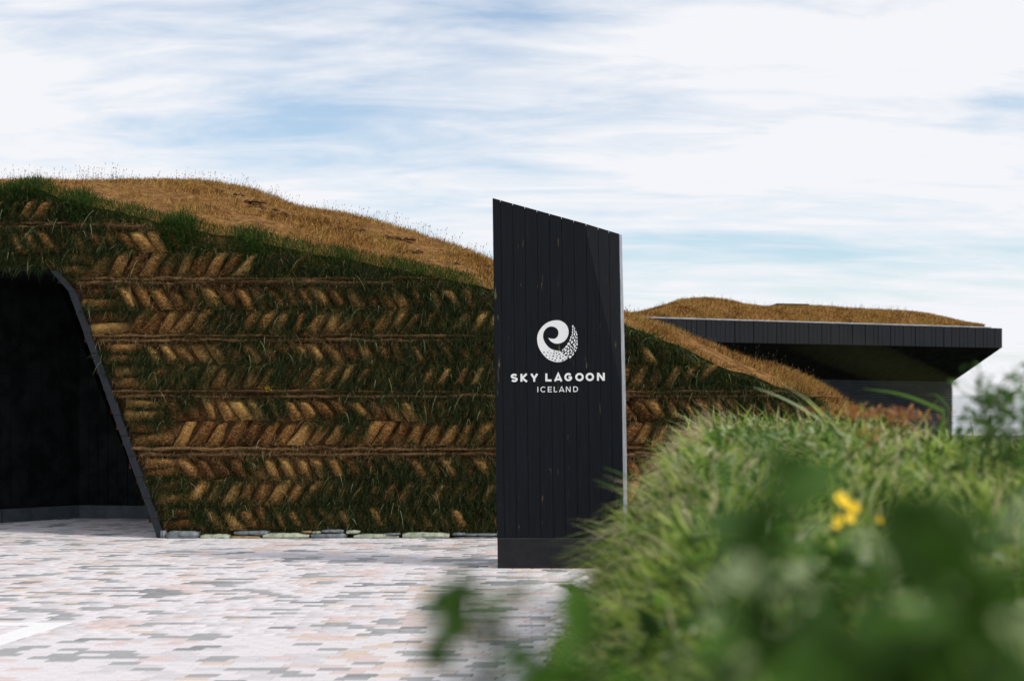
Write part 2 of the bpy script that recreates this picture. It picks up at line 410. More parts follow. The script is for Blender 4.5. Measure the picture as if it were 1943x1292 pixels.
# ---------------------------------------------------------------- blades of grass
def blades(name, root, d0, L, wid, droop, mats, nseg=3, side=None, midx=None, parent=None, label=None, cat=None, kind="stuff", curl=None):
    n = len(root)
    root = np.asarray(root, float); d0 = np.asarray(d0, float)
    d0 = d0/np.linalg.norm(d0, axis=1, keepdims=True)
    L = np.broadcast_to(L, n)[:, None]; wid = np.broadcast_to(wid, n)[:, None]; droop = np.broadcast_to(droop, n)[:, None]
    if side is None:
        a = rng.uniform(-0.9, 0.9, n)
        side = np.stack([np.cos(a), np.sin(a), np.zeros(n)], 1)
    cl_ = np.zeros((n, 3)) if curl is None else curl
    lv = []
    for k in range(nseg+1):
        t = k/nseg
        p = root + d0*L*t + cl_*L*t*t + np.array([0, 0, -1.0])*L*droop*t*t
        lv.append(p)
    co = np.zeros((n, 2*nseg+1, 3))
    for k in range(nseg):
        w = wid*(1-0.75*(k/nseg)**1.5)*(0.7 if k == 0 else 1)
        co[:, 2*k] = lv[k]-side*w/2; co[:, 2*k+1] = lv[k]+side*w/2
    co[:, 2*nseg] = lv[nseg]
    nv = 2*nseg+1
    base = np.arange(n)[:, None]*nv
    q = []
    for k in range(nseg-1):
        q.append(np.concatenate([base+2*k, base+2*k+1, base+2*k+3, base+2*k+2], 1))
    q = np.concatenate(q) if q else np.zeros((0, 4), int)
    tr = np.concatenate([base+2*nseg-2, base+2*nseg-1, base+2*nseg], 1)
    mi = None
    if midx is not None:
        mi = np.concatenate([np.tile(midx, nseg-1), midx])
    me = fast_mesh(name, co.reshape(-1, 3), q, tr, mats, midx=mi, smooth=True)
    o = link(name, me, parent)
    tag(o, label, cat, kind=kind)
    return o

# ---------------------------------------------------------------- the turf building
YB, BAT = 16.8, 0.15
def wall_h(py):
    k = (HY-py)/F
    return (EYE + k*YB)/(1-k*BAT)
def wallpt(px, py, d=0.0):
    h = wall_h(py); y = YB+BAT*h
    return np.array(((px-CX)*y/F, y-d, h))
lip_scr = [(-260,352),(0,366),(60,352),(110,372),(180,392),(270,412),(320,424),(400,442),(480,457),(560,472),(640,492),(720,507),(800,522),(870,537),(935,553),(1060,583),(1190,617),(1250,641),(1320,674),(1400,704),(1480,731),(1550,754),(1610,800),(1760,800)]
ridge_scr = [(-320,372,24),(-100,349,24),(0,347,24),(100,349,24),(180,347,24),(300,349,24),(370,345,24),(420,350,23.8),(480,361,23.6),(520,374,23.4),(560,391,23.2),(620,404,23),(680,409,22.8),(740,426,22.4),(800,446,22),(860,466,21.6),(900,483,21.3),(935,498,21),(1060,552,20),(1190,601,19),(1260,622,18.8),(1330,651,18.6),(1400,676,18.5),(1480,702,18.4),(1540,727,18.3),(1565,742,18.25),(1600,768,18.2),(1700,830,18.1)]
lipw = np.array([wallpt(x, y) for x, y in lip_scr])
ridw = np.array([P(x, y, z) for x, y, z in ridge_scr])
def lip_at(X):
    X = np.asarray(X, float)
    return np.interp(X, lipw[:, 0], lipw[:, 2]) + 0.11*(fbm(X*1.9+20, X*0+1.5, 66, 3)-.5)
def ridge_at(X):
    return np.interp(X, ridw[:, 0], ridw[:, 1]), np.interp(X, ridw[:, 0], ridw[:, 2])
XR = 4.7
tb = empty("turf_building", (-1.5, YB+1, 0), "long building with herringbone turf wall, golden grass roof and dark slanted entrance", "building")

def jamb_x(py):                                   # outer edge of the slanted entrance frame, photo px
    return np.interp(py, [470, 520, 545, 1020], [60, 112, 137, 307])
# wall surface (soil behind the blocks), with the opening left out
nx, nz = 150, 44
xs = np.linspace(-8.2, XR, nx)
vs, fs = [], []
idx = {}
for i, X in enumerate(xs):
    top = lip_at(X)
    for j in range(nz):
        t = j/(nz-1); h = t*top; y = YB+BAT*h
        vs.append((X, y+0.03+0.02*math.sin(X*7+j)+ (0.05*t**6), h))
def is_open(X, h):
    y = YB+BAT*h; px = CX+X*F/y; py = HY+(EYE-h)*F/y
    return (py > 508 + 0.0*px) and px < jamb_x(py)-8
for i in range(nx-1):
    for j in range(nz-1):
        a = i*nz+j
        c = np.mean([vs[a], vs[a+nz], vs[a+nz+1], vs[a+1]], axis=0)
        if is_open(c[0], c[2]): continue
        fs.append((a, a+nz, a+nz+1, a+1))
link("wall_soil", mesh("wall_soil", vs, fs, m_soil, True), tb)
# roof mound: lip -> ridge -> falls behind
nv_ = 26
vs, fs = [], []
xs2 = np.linspace(-9.6, XR+0.5, 190)
def roof_pt(X, t):
    """t 0 lip, 1 ridge, 1.6 far side"""
    lh = lip_at(X); ly = YB+BAT*lh+0.05
    ry, rh = ridge_at(X)
    if t <= 1:
        s = t
        e = 1-(1-s)**1.45
        y = ly+(ry-ly)*s; h = lh+(rh-lh)*e
        bump = 0.24*(fbm(np.array([X*1.6+7]), np.array([y*1.5]), 3)[0]-.5)*min(1, 5*s)*min(1, 6*(1-s)) 
        h += bump
        h = min(h, EYE + (rh-EYE)*(y/ry) - 0.01 + bump*0.2) if s < 0.97 else h
    else:
        k = (t-1)/0.6
        y = ry+3.5*k; h = rh*(1-k**1.6)
    return (X, y, h)
for X in xs2:
    for k in range(nv_):
        vs.append(roof_pt(X, 1.6*k/(nv_-1)*(1 if True else 0)))
for i in range(len(xs2)-1):
    for k in range(nv_-1):
        a = i*nv_+k
        fs.append((a, a+nv_, a+nv_+1, a+1))
link("roof_mound", mesh("roof_mound", vs, fs, m_roofsoil, True), tb)

# turf blocks in herringbone courses
rows = [(962,1004,-1),(911,958,1),(868,909,-1),(799,845,1),(757,798,-1),(692,737,1),(652,691,-1),(589,633,1),(545,588,-1),(480,524,1),(437,479,-1),(378,419,1),(340,376,-1)]
strips = [(846,866),(738,756),(633,650),(525,542),(421,435)]
def cushion(seed, shear, w=0.172, h=1.0, horizontal=False):
    """rounded turf block, unit height, front towards -Y"""
    r = random.Random(seed); n = 5
    vs, fs = [], []
    for j in range(n):
        t = j/(n-1)
        for i in range(n):
            s = i/(n-1)
            e = (1-abs(2*s-1)**2.2)*(1-abs(2*t-1)**5*0.8)
            d = 0.10*e + (r.uniform(-.008, .008) if 0 < i < n-1 else 0)
            x = (s-.5)*w*(1+0.1*math.sin(3*t+seed)) + shear*(t-.5)
            vs.append((x+r.uniform(-.004, .004), 0.035-d, (t-.5)*h))
    for j in range(n-1):
        for i in range(n-1):
            a = j*n+i; fs.append((a, a+1, a+n+1, a+n))
    return mesh("turf_block", vs, fs, m_turf, True)
CUSH = {1: [cushion(k, 0.165) for k in range(5)], -1: [cushion(10+k, -0.165) for k in range(5)]}
CUSHH = [cushion(30+k, 0.03, w=0.44) for k in range(3)]
blocks = []                                       # (X, h, scaleh, mesh)
for (y0, y1, dr) in rows:
    hm = (y0+y1)/2; hh = (wall_h(y0)-wall_h(y1))
    xstart = jamb_x(hm)+13 if hm > 500 else -110
    px = xstart
    if y1 > 500:                                  # long blocks laid flat at the frame, two high
        for kk in range(2):
            yy = y0+(y1-y0)*(0.25+0.5*kk)
            blocks.append((px+36+rnd.uniform(-2, 4), yy, hh*0.5, rnd.choice(CUSHH), 0))
        px += 78+rnd.uniform(-6, 16)
    px += 12
    while px < 1590:
        w_ = wallpt(px, hm)
        step = 30.5
        if w_[2]+hh/2 < lip_at(w_[0])-0.03:
            blocks.append((px, hm+rnd.uniform(-1, 1), hh*1.04, rnd.choice(CUSH[dr]), 1))
        px += step*rnd.uniform(0.9, 1.12)
vis_b = [b for b in blocks if not (955 < b[0] < 1170)]
hid_b = [b for b in blocks if 955 < b[0] < 1170]
def seen(b):                                      # under the bank in the photograph
    return not (b[0] > 1190 and b[1] > 870-(b[0]-1190)*0.75)
vis_b.sort(key=lambda b: not seen(b))
for b in vis_b[:298]:
    w_ = wallpt(b[0], b[1])
    o = bpy.data.objects.new("turf_block", b[3]); col.objects.link(o); o.parent = tb
    o.location = Vector(w_)+Vector((0, -0.01+rnd.uniform(-.025, .03), 0))-Vector(tb.location)
    o.rotation_euler = (-0.15+rnd.uniform(-.14, .14), rnd.uniform(-.13, .13), rnd.uniform(-.18, .18))
    o.scale = (rnd.uniform(0.82, 1.15), rnd.uniform(.8, 1.25), b[2])
rest_b = hid_b+vis_b[298:]
mbk = MB()
for b in rest_b:
    w_ = wallpt(b[0], b[1])
    vv = [(q.co.x+w_[0], q.co.y+w_[1]-.01, q.co.z*b[2]+w_[2]) for q in b[3].vertices]
    mbk.add(vv, [tuple(p.vertices) for p in b[3].polygons])
tag(mbk.build("turf_block_field", m_turf, tb, True), kind="stuff")

# thin turf strips between the courses, two layers, in lengths
def strip_mesh(seed, L, H):
    r = random.Random(seed); n = 9; k = 6
    vs, fs = [], []
    for i in range(n+1):
        x = (i/n-.5)*L
        zo = r.uniform(-.014, .014); sc_ = r.uniform(.6, 1.25)*(0.75 if i in (0, n) else 1)
        for j in range(k):
            a = 2*math.pi*j/k+0.4
            vs.append((x, 0.06*math.cos(a)*sc_+r.uniform(-.008, .008), zo+H*0.5*math.sin(a)*sc_+r.uniform(-.004, .004)))
    for i in range(n):
        for j in range(k):
            fs.append((i*k+j, i*k+(j+1) % k, (i+1)*k+(j+1) % k, (i+1)*k+j))
    fs += [tuple(range(k)), tuple(n*k+j for j in range(k))]
    return mesh("turf_strip", vs, fs, m_strip, True)
SM = [strip_mesh(k, 1.0, 0.062) for k in range(5)]
for (y0, y1) in strips:
    for lay in range(2):
        yy = y0+(y1-y0)*(0.28+0.48*lay)
        px = jamb_x(yy)+9 if yy > 500 else -120
        px += lay*40-30*lay
        while px < 1540:
            L = rnd.uniform(0.7, 1.5); lpx = L*F/17.1
            mid = px+lpx/2
            w_ = wallpt(mid, yy)
            if w_[2] < lip_at(w_[0])-0.12:
                o = bpy.data.objects.new("turf_strip", rnd.choice(SM)); col.objects.link(o); o.parent = tb
                o.location = Vector(w_)+Vector((0, -0.045-0.02*lay*0+rnd.uniform(-.012, .012), 0))-Vector(tb.location)
                o.rotation_euler = (rnd.uniform(-.3, .3), rnd.uniform(-.008, .008), 0)
                o.scale = (L*1.02, rnd.uniform(.7, 1.1), rnd.uniform(.5, .85))
            px += lpx

# foundation stones (photo x range, y range, colour)
st = [(308,317,1004,1021,0),(319,380,1005,1021,0),(384,438,1012,1022,1),(440,497,1015,1023,2),(447,512,1005,1014,0),(502,588,1011,1023,1),(574,592,1005,1010,2),(594,612,1006,1011,1),(592,660,1010,1023,0),(612,654,1003,1009,0),(658,684,1004,1011,1),(673,758,1012,1023,1),(734,760,1009,1013,0),(765,853,1009,1023,1),(858,884,1009,1014,0),(862,962,1017,1023,0),(878,945,1010,1015,0),(966,1010,1012,1023,1),(1014,1080,1011,1023,0),(1084,1150,1013,1023,2),(1154,1240,1010,1023,0),(1244,1300,1012,1023,1),(1304,1400,1011,1023,0),(1404,1480,1012,1023,1)]
def stone_mesh(seed, w, h, m):
    r = random.Random(seed); n, k = 7, 6
    vs, fs = [], []
    top = [r.uniform(.78, 1.0) for _ in range(n+1)]
    for i in range(n+1):
        s = i/n; x = (s-.5)*w; e = 0.6 if i in (0, n) else (0.94 if i in (1, n-1) else 1)
        prof = [(-.5, .04), (-.54, .5), (-.48, .9), (-.3, 1.0), (.5, 1.0), (.5, .0)]
        for (dy, dz) in prof:
            vs.append((x+r.uniform(-.006, .006), dy*.22*(.9+.1*e)+r.uniform(-.006, .006)+(0.02 if i in (0, n) else 0), h*(dz-.5)*e*top[i]+r.uniform(-.002, .002)))
    for i in range(n):
        for j in range(k):
            fs.append((i*k+j, i*k+(j+1) % k, (i+1)*k+(j+1) % k, (i+1)*k+j))
    fs += [tuple(range(k)), tuple(n*k+j for j in range(k))]
    return mesh("stone", vs, fs, m)
for q, (x0, x1, y0, y1, c) in enumerate(st):
    w_ = (x1-x0)*YB/F; z1 = EYE+(HY-y0)*YB/F; z0 = EYE+(HY-y1)*YB/F
    o = link("stone", stone_mesh(q, w_, z1-z0, STONE[c]), tb)
    o.location = Vector(((x0+x1)/2-CX, 0, 0))*YB/F + Vector((0, YB-0.03+rnd.uniform(-.02, .02)+(0.03 if y0 < 1008 and y1 < 1016 else 0), max((z0+z1)/2, (z1-z0)/2-.01)))-Vector(tb.location)

# entrance: slanted frame (boards), lintel reveal, black plank walls, plinth
jp0, jp1 = (121, 515), (284, 1012)
nseg_j = 13
for k in range(nseg_j):
    a, b = k/nseg_j, (k+0.985)/nseg_j
    ya, yb_ = 515+(1021-515)*a, 515+(1021-515)*b
    fr = []
    def jx(y, off): return np.interp(y, [515, 545, 1021], [100, 131, 303])+off
    pts = [(jx(ya, 0), ya), (jx(ya, 13), ya), (jx(yb_, 13+b*3), yb_), (jx(yb_, 0), yb_)]
    d = 0.10+rnd.uniform(-.008, .008)
    front = [tuple(wallpt(x, y, d)) for x, y in pts][::-1]
    back = [tuple(wallpt(x, y, -0.30)) for x, y in pts][::-1]
    mbx = MB(); mbx.prism(front, back); mbx.build("frame_board", m_jamb, tb)
# reveal (side of the recess, behind the frame) and soffit
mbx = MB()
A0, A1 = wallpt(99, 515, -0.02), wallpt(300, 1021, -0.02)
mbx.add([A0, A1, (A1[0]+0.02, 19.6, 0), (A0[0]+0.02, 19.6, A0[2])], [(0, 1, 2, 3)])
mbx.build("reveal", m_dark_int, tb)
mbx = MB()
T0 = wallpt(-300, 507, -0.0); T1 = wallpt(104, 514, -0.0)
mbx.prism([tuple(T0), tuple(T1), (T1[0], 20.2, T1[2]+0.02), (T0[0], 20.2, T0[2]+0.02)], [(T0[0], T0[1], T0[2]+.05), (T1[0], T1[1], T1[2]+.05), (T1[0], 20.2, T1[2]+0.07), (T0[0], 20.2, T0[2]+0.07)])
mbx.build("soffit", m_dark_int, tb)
C = [(-4.55, 19.35), (-5.93, 19.5), (-6.75, 18.75), (-9.2, 17.4)]
for (xa, ya), (xb, yb_) in zip(C, C[1:]):
    L = math.hypot(xb-xa, yb_-ya); n = max(2, int(L/0.13)); dx, dy = (xb-xa)/L, (yb_-ya)/L
    nxn, nyn = (-dy, dx) if dx < 0 and (-(-dy)) > -9 else (dy, -dx)
    if nyn > 0: nxn, nyn = -nxn, -nyn
    for k in range(n):
        a, b = k*L/n+.003, (k+1)*L/n-.003
        sl = 0.55                                # boards lean like the frame
        off = rnd.uniform(0, .012)
        q = [(a, 0.19), (b, 0.19), (b+sl*1.5, 3.3), (a+sl*1.5, 3.3)]
        def pt(s, h, o_): return (xa+dx*min(s, L+0.8)+nxn*o_, ya+dy*min(s, L+0.8)+nyn*o_, h)
        q = [(a, 0.19), (b, 0.19), (b, 3.3), (a, 3.3)]
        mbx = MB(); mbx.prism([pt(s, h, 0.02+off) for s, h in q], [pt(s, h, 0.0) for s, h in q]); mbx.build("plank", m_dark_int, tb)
    m2 = MB()
    q = [(-.01, -0.01), (L-.004, -0.01), (L-.004, 0.18), (-.01, 0.18)]
    m2.prism([pt(s, h, 0.07) for s, h in q], [pt(s, h, -0.02) for s, h in q]); m2.build("plinth", m_plinth, tb)
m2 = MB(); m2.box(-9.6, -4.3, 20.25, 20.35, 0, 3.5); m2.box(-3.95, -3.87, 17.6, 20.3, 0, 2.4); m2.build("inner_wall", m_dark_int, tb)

# ---- growth on the turf wall
blobs = [(60,430,90,45,1.2),(40,470,70,35,1.2),(150,440,55,60,1.2),(200,470,45,22,1.2),(100,395,60,20,.8),(60,505,110,14,1.3),(130,500,30,30,1.1),(215,575,40,14,.8),(250,590,60,12,.7),(430,600,60,25,.9),(380,570,60,18,.6),(540,570,60,22,.9),(560,610,60,25,.8),(520,500,80,20,.8),(680,590,80,16,.9),(700,640,60,20,.7),(870,600,80,95,1.7),(250,680,60,17,1.2),(330,710,70,26,1.3),(455,660,28,60,1.2),(285,780,35,28,1.1),(345,765,25,15,.8),(520,770,45,25,1.0),(560,700,90,25,.8),(670,800,30,28,1.1),(680,730,60,30,.9),(820,715,140,45,1.9),(870,775,75,24,1.4),(610,800,40,15,.6),(820,935,140,55,1.8),(600,965,130,30,.75),(400,965,120,30,.7),(330,915,50,22,.8),(430,915,50,15,.7),(700,975,200,22,.8),(480,880,60,12,.5),(640,880,50,12,.5),(1250,650,120,26,1.3),(1400,725,120,26,1.4),(1230,700,60,14,.7),(1300,800,60,40,.8),(1480,760,90,30,1.3),(700,550,90,12,.8),(380,480,30,10,.5),(470,660,120,15,.5),(930,820,60,12,.5),(350,490,60,14,.55),(600,520,120,18,.9),(760,545,100,16,1.0),(300,540,100,8,.4)]
def green(x, y):
    g_ = np.zeros_like(x)
    for bx, by, rx, ry, s in blobs:
        g_ = np.maximum(g_, s*np.exp(-(((x-bx)/rx)**2+((y-by)/ry)**2)*0.9))
    nz_ = fbm(x/60, y/26, 21, 4)
    fine = fbm(x/17, y/12, 5, 3)
    # growth prefers the foot of each course
    foot = np.zeros_like(x)
    for (y0, y1, dr) in rows:
        foot = np.maximum(foot, np.exp(-((y-(y1-6))/9)**2))
    return np.clip(1.25*g_*(0.55+0.9*nz_)*(0.5+1.0*fine) + 0.42*foot*np.clip((nz_-.45)*6, 0, 1)*np.clip(fine*2.6-.7, 0, 1)+ 0.5*np.clip((nz_-.56)*6, 0, 1)*np.clip(fine*2.6-.8, 0, 1), 0, 1)
NW = 700000
x = rng.uniform(-90, 1640, NW); y = rng.uniform(345, 1010, NW)
k_ = (HY-y)/F; h = (EYE+k_*YB)/(1-k_*BAT); Y = YB+BAT*h; X = (x-CX)*Y/F
ok = (h < lip_at(X)-0.02) & ~((y > 512) & (x < jamb_x(y)+3)) & (rng.random(NW) < np.clip(green(x, y)*1.25, 0, 1)**1.7*0.50) & ~((x > 965) & (x < 1160) & (rng.random(NW) < .8))
X, Y, h, gx, gy = X[ok], Y[ok], h[ok], x[ok], y[ok]
n = len(X)
clump = fbm(gx/14, gy/10, 77, 2)
root = np.stack([X, Y-0.03, h], 1)
swirl = (fbm(gx/40, gy/40, 31, 2)-.5)*4
d0 = np.stack([swirl*0.5+rng.normal(0, .45, n), -rng.uniform(.35, 1.0, n), rng.uniform(-.35, .9, n)], 1)
blades("wall_grass", root, d0, rng.uniform(.06, .17, n)*(0.5+1.0*clump), rng.uniform(.0035, .008, n), rng.uniform(.3, 1.1, n), m_green_wall, 3, parent=tb)
print("wall grass", n)
# long pale bents here and there
n = 260
sel = rng.choice(len(X), n)
root = np.stack([X[sel], Y[sel]-.05, h[sel]], 1)
d0 = np.stack([rng.normal(0, .5, n), -rng.uniform(.5, 1., n), rng.uniform(.0, .9, n)], 1)
blades("pale_bents", root, d0, rng.uniform(.14, .28, n), .0045, rng.uniform(.5, 1.2, n), m_leafpale, 4, parent=tb)
# dead wisps along strips and over the blocks
n = 48000
x = rng.uniform(-60, 1560, n)
s_ = rng.integers(0, len(strips), n)
yc = np.array([(a+b)/2 for a, b in strips])[s_]+rng.normal(0, 7, n)
any_ = rng.random(n) < 0.55
yc = np.where(any_, rng.uniform(350, 1003, n), yc)
k_ = (HY-yc)/F; h = (EYE+k_*YB)/(1-k_*BAT); Yw = YB+BAT*h; Xw = (x-CX)*Yw/F
ok = (h < lip_at(Xw)-0.02) & ~((yc > 512) & (x < jamb_x(yc)+6))
n = ok.sum()
root = np.stack([Xw[ok], Yw[ok]-0.06, h[ok]], 1)
d0 = np.stack([rng.normal(0, .8, n), -rng.uniform(.15, .8, n), rng.uniform(-.8, .7, n)], 1)
blades("dead_wisps", root, d0, rng.uniform(.03, .10, n), rng.uniform(.002, .0045, n), rng.uniform(.1, .9, n), m_wisp, 2, parent=tb)

# green fringe along the lip, with tufts
n = 62000
X = rng.uniform(-8.6, XR, n)
lh = lip_at(X); lx = CX + X*F/(YB+BAT*lh)
tuft = np.zeros(n)
for cx_, w_, s_ in ((150, 28, 1.1), (335, 30, 1.5), (30, 60, .7), (480, 40, .9), (560, 60, .5), (640, 40, .5), (770, 60, .5), (850, 50, .4), (1240, 60, .8), (1400, 80, .5), (245, 30, .4), (1520, 60, .8)):
    tuft = np.maximum(tuft, s_*np.exp(-((lx-cx_)/w_)**2))
dn = fbm(X*3, X*0+3, 9, 3)
t = np.where(lx > 1120, rng.uniform(-0.50, -0.06, n), rng.uniform(-0.36, 0.12, n))
keep = rng.random(n) < np.clip(0.35+tuft*.6+0.7*(dn-.4), .12, 1)
X, lh, tuft, t = X[keep], lh[keep], tuft[keep], t[keep]
n = len(X)
back = np.clip(t, 0, None)*3.2
root = np.stack([X, YB+BAT*lh+back-0.02, lh+np.minimum(t, 0)*1.0+back*0.33], 1)
d0 = np.stack([rng.normal(0.1, .35, n), rng.uniform(-.9, .15, n), rng.uniform(.35, 1.1, n)], 1)
blades("lip_grass", root, d0, rng.uniform(.06, .14, n)*(1+1.1*tuft), rng.uniform(.004, .009, n), rng.uniform(.1, .7, n), m_green_lip, 3, parent=tb)

# dry golden grass over the roof
n = 190000
X = rng.uniform(-9.2, XR+0.2, n); t = rng.uniform(0.0, 1.12, n)**1.0
lh = lip_at(X); ly = YB+BAT*lh+0.05; ry, rh = ridge_at(X)
e = 1-(1-np.clip(t, 0, 1))**1.45
Yr = ly+(ry-ly)*t; hr = lh+(rh-lh)*e
hr = np.minimum(hr, EYE+(rh-EYE)*(Yr/ry)); hr = np.where(t > 1, rh-(t-1)*1.0, hr)
dens = fbm(X*1.7, Yr*1.7, 44, 3)
keep = rng.random(n) < np.clip(0.12+3.2*(dens-.36), .03, 1)
X, Yr, hr, t = X[keep], Yr[keep], hr[keep], t[keep]; n = len(X)
lean = (fbm(X*2.2, Yr*2.2, 60, 2)-.5)*2.5
root = np.stack([X, Yr, hr-0.01], 1)
d0 = np.stack([rng.normal(0.25, .4, n)+lean*.4, rng.normal(-.1, .4, n), rng.uniform(.5, 1.2, n)], 1)
blades("roof_grass", root, d0, rng.uniform(.05, .15, n)*(.5+.9*dens[keep]), rng.uniform(.004, .009, n), rng.uniform(.1, .6, n), m_dry, 2, parent=tb)
# dark thin patches on the roof: low mossy cushions
mb_ = MB()
for (px, py) in [(452,368),(470,380),(430,372),(410,366),(440,384),(478,392),(500,396),(390,362),(515,404),(745,452),(758,455),(790,476),(860,484),(885,492),(680,455),(640,440),(865,500),(915,505),(520,405),(400,352)]:
    X = (px-CX)*21/F
    # find t whose projection matches py
    best = min((abs(HY+(EYE-q[2])*F/q[1]-py), q) for q in (roof_pt((px-CX)*yy/F, tt) for tt in np.linspace(.05, .97, 24) for yy in (20, 21, 22, 23)) if abs(CX+q[0]*F/q[1]-px) < 14)[1] if True else None
    cx_, cy_, cz_ = best
    for q in range(rnd.randint(5, 12)):
        a = rnd.uniform(0, 6.28); r = rnd.uniform(0, .13)
        x0, y0 = cx_+r*1.7*math.cos(a), cy_+r*math.sin(a); R = rnd.uniform(.03, .085); x0 += .0
        ring = [(x0+R*math.cos(b), y0+R*math.sin(b), cz_-.01) for b in np.arange(6)*1.047]
        mb_.add(ring+[(x0, y0, cz_+R*.45)], [(i, (i+1) % 6, 6) for i in range(6)])
mb_.build("moss_patch", m_soil, tb)["kind"] = "stuff"

# seed stalks standing up from the ridge
n = 760
lx = np.concatenate([rng.uniform(0, 230, 170), rng.uniform(150, 940, 490), rng.uniform(1180, 1560, 100)])
X = (lx-CX)*np.interp(lx, [0, 500, 935, 1200, 1600], [24, 23.5, 21, 19, 18.2])/F
ry, rh = ridge_at(X)
hgt = np.where(lx < 230, rng.uniform(.05, 1, n)**2*.26+.1, rng.uniform(0, 1, n)**1.8*.2+.06)
root = np.stack([X, ry+rng.uniform(-.5, .3, n), rh-.05], 1)
d0 = np.stack([rng.normal(.12, .18, n), rng.normal(0, .1, n), np.ones(n)], 1)
blades("seed_stalks", root, d0, hgt, .0028, rng.uniform(0, .15, n), m_seed, 3, parent=tb, side=np.tile([1., 0, 0], (n, 1)))
d0n = d0/np.linalg.norm(d0, axis=1, keepdims=True)
tip = root + d0n*hgt[:, None]*.86
blades("seed_heads", tip, d0n*1.0, hgt*0+.03, rng.uniform(.006, .012, n), 0.1, m_seed, 3, parent=tb, side=np.tile([1., 0, 0], (n, 1)))

# ---------------------------------------------------------------- the sign pylon
YP = 13.78
K = YP/F
pyl = empty("sign_pylon", ((1063-CX)*K, YP+0.15, 0), "tall black plank sign pylon with slanted top and white lettering", "sign")
def pp(x, y, d=0.0): return ((x-CX)*K, YP-d, EYE+(HY-y)*K)
lean_ = 9.0/704
def top_y(x):
    return np.interp(x, [934, 1108, 1176], [376, 424, 442])
edges = [934, 949, 972, 995.2, 1018.4, 1041.8, 1065, 1088.3, 1111.6, 1135, 1155.6, 1176]
YJ = 1021
def crease_dist(x, y):
    # signed distance (px) to the right of the fold that runs (1108,424) -> (1184,760)
    ax, ay, bx, by = 1108, 424, 1184, 760
    L = math.hypot(bx-ax, by-ay)
    return ((x-ax)*(by-ay)-(y-ay)*(bx-ax))/L
def facet_depth(x, y): return max(0.0, crease_dist(x, y))*K*0.30
def clip(poly, sgn):
    outp = []
    for i in range(len(poly)):
        a, b = poly[i], poly[(i+1) % len(poly)]
        da, db = sgn*crease_dist(*a), sgn*crease_dist(*b)
        if da >= -1e-9: outp.append(a)
        if (da > 1e-6 and db < -1e-6) or (da < -1e-6 and db > 1e-6):
            t = da/(da-db); outp.append((a[0]+(b[0]-a[0])*t, a[1]+(b[1]-a[1])*t))
    return outp
def lx_(x0, y): return x0+(y-top_y(x0))*lean_
for e0, e1 in zip(edges, edges[1:]):
    a0, a1 = e0+0.35, e1-0.35
    if e0 == 934: a0 = e0
    poly = [(a0, top_y(a0))]
    if a0 < 1108 < a1: poly.append((1108, 424))
    poly += [(a1, top_y(a1)), (lx_(a1, YJ-.6), YJ-.6), (lx_(a0, YJ-.6), YJ-.6)]
    mbp = MB()
    off = rnd.uniform(0, .003)
    for sg in (-1, 1):
        q = clip(poly, sg)
        if len(q) < 3: continue
        fr = [pp(x, y, off-facet_depth(x, y)) for x, y in q]
        bk = [(p[0], p[1]+0.022, p[2]) for p in fr]
        n = len(q)
        mbp.add(fr+bk, [tuple(range(n))[::-1], tuple(range(n, 2*n))] + [(i, (i+1) % n, n+(i+1) % n, n+i) for i in range(n) if not (abs(crease_dist(*q[i])) < 1e-3 and abs(crease_dist(*q[(i+1) % n])) < 1e-3)])
    mbp.build("plank", m_black, pyl)
# core, side board (bright edge), back, cap
D = 0.34
def back_x(x, y, s=1.0): return x
cor_f = [(936, 379), (1108, 427), (1172, 444.5), (1183.5, YJ), (944.5, YJ)]
fr = [pp(x, y, -0.024-facet_depth(x, y)) for x, y in cor_f]
bk = [((x-CX)*K, YP+D, EYE+(HY-y)*K) for x, y in [(938, 380), (1108, 427), (1172, 444.5), (1183.5, YJ), (945, YJ)]]
mbp = MB(); mbp.prism(fr[::-1], bk[::-1]); mbp.build("core", m_core, pyl)
rt = facet_depth(1176, 442)
YBk = YP+0.26; Kb = YBk/F
def pb(x, y): return ((x-CX)*Kb, YBk, EYE+(HY-y)*Kb)
s_f = [(1176.4, 442.5), (1184, 905), (lx_(1176.4, YJ), YJ-.6)]
f_ = [(pp(x, y)[0], YP+facet_depth(x, y)+.001, pp(x, y)[2]) for x, y in [(1176.4, 442.5), (lx_(1176, 750)+.3, 750), (lx_(1176, YJ)+.3, YJ-.6)]]
b_ = [pb(1179.3, 446), pb(1187, 750), pb(1191, YJ-.6)]
mbp = MB()
inn = [(p[0]-0.02, p[1], p[2]) for p in f_]; inb = [(p[0]-0.02, p[1], p[2]) for p in b_]
mbp.add(f_+b_+inn+inb, [(0,1,4,3),(1,2,5,4),(0,3,9,6),(2,8,11,5),(6,7,1,0),(7,8,2,1),(3,4,10,9),(4,5,11,10),(6,9,10,7),(7,10,11,8)])
mbp.build("side_board", m_silver, pyl)
mbp = MB()
q0 = [(943.2, YJ+.7), (1188, YJ+.7), (1189, 1080.5), (944, 1080.5)]
mbp.prism([pp(x, y, .004) for x, y in q0][::-1], [((x-CX)*K, YP+D, EYE+(HY-y)*K) for x, y in q0][::-1]); mbp.build("base", m_base, pyl)
mbp = MB(); mbp.add([pp(944, YJ-.3, .0055), pp(1187, YJ-.3, .0055), pp(1187, YJ+.5, .0055), pp(944, YJ+.5, .0055)], [(0,3,2,1)]); mbp.build("joint_highlight", m_plinth, pyl)  # thin paler strip: the small highlight on the base seam, put in as colour

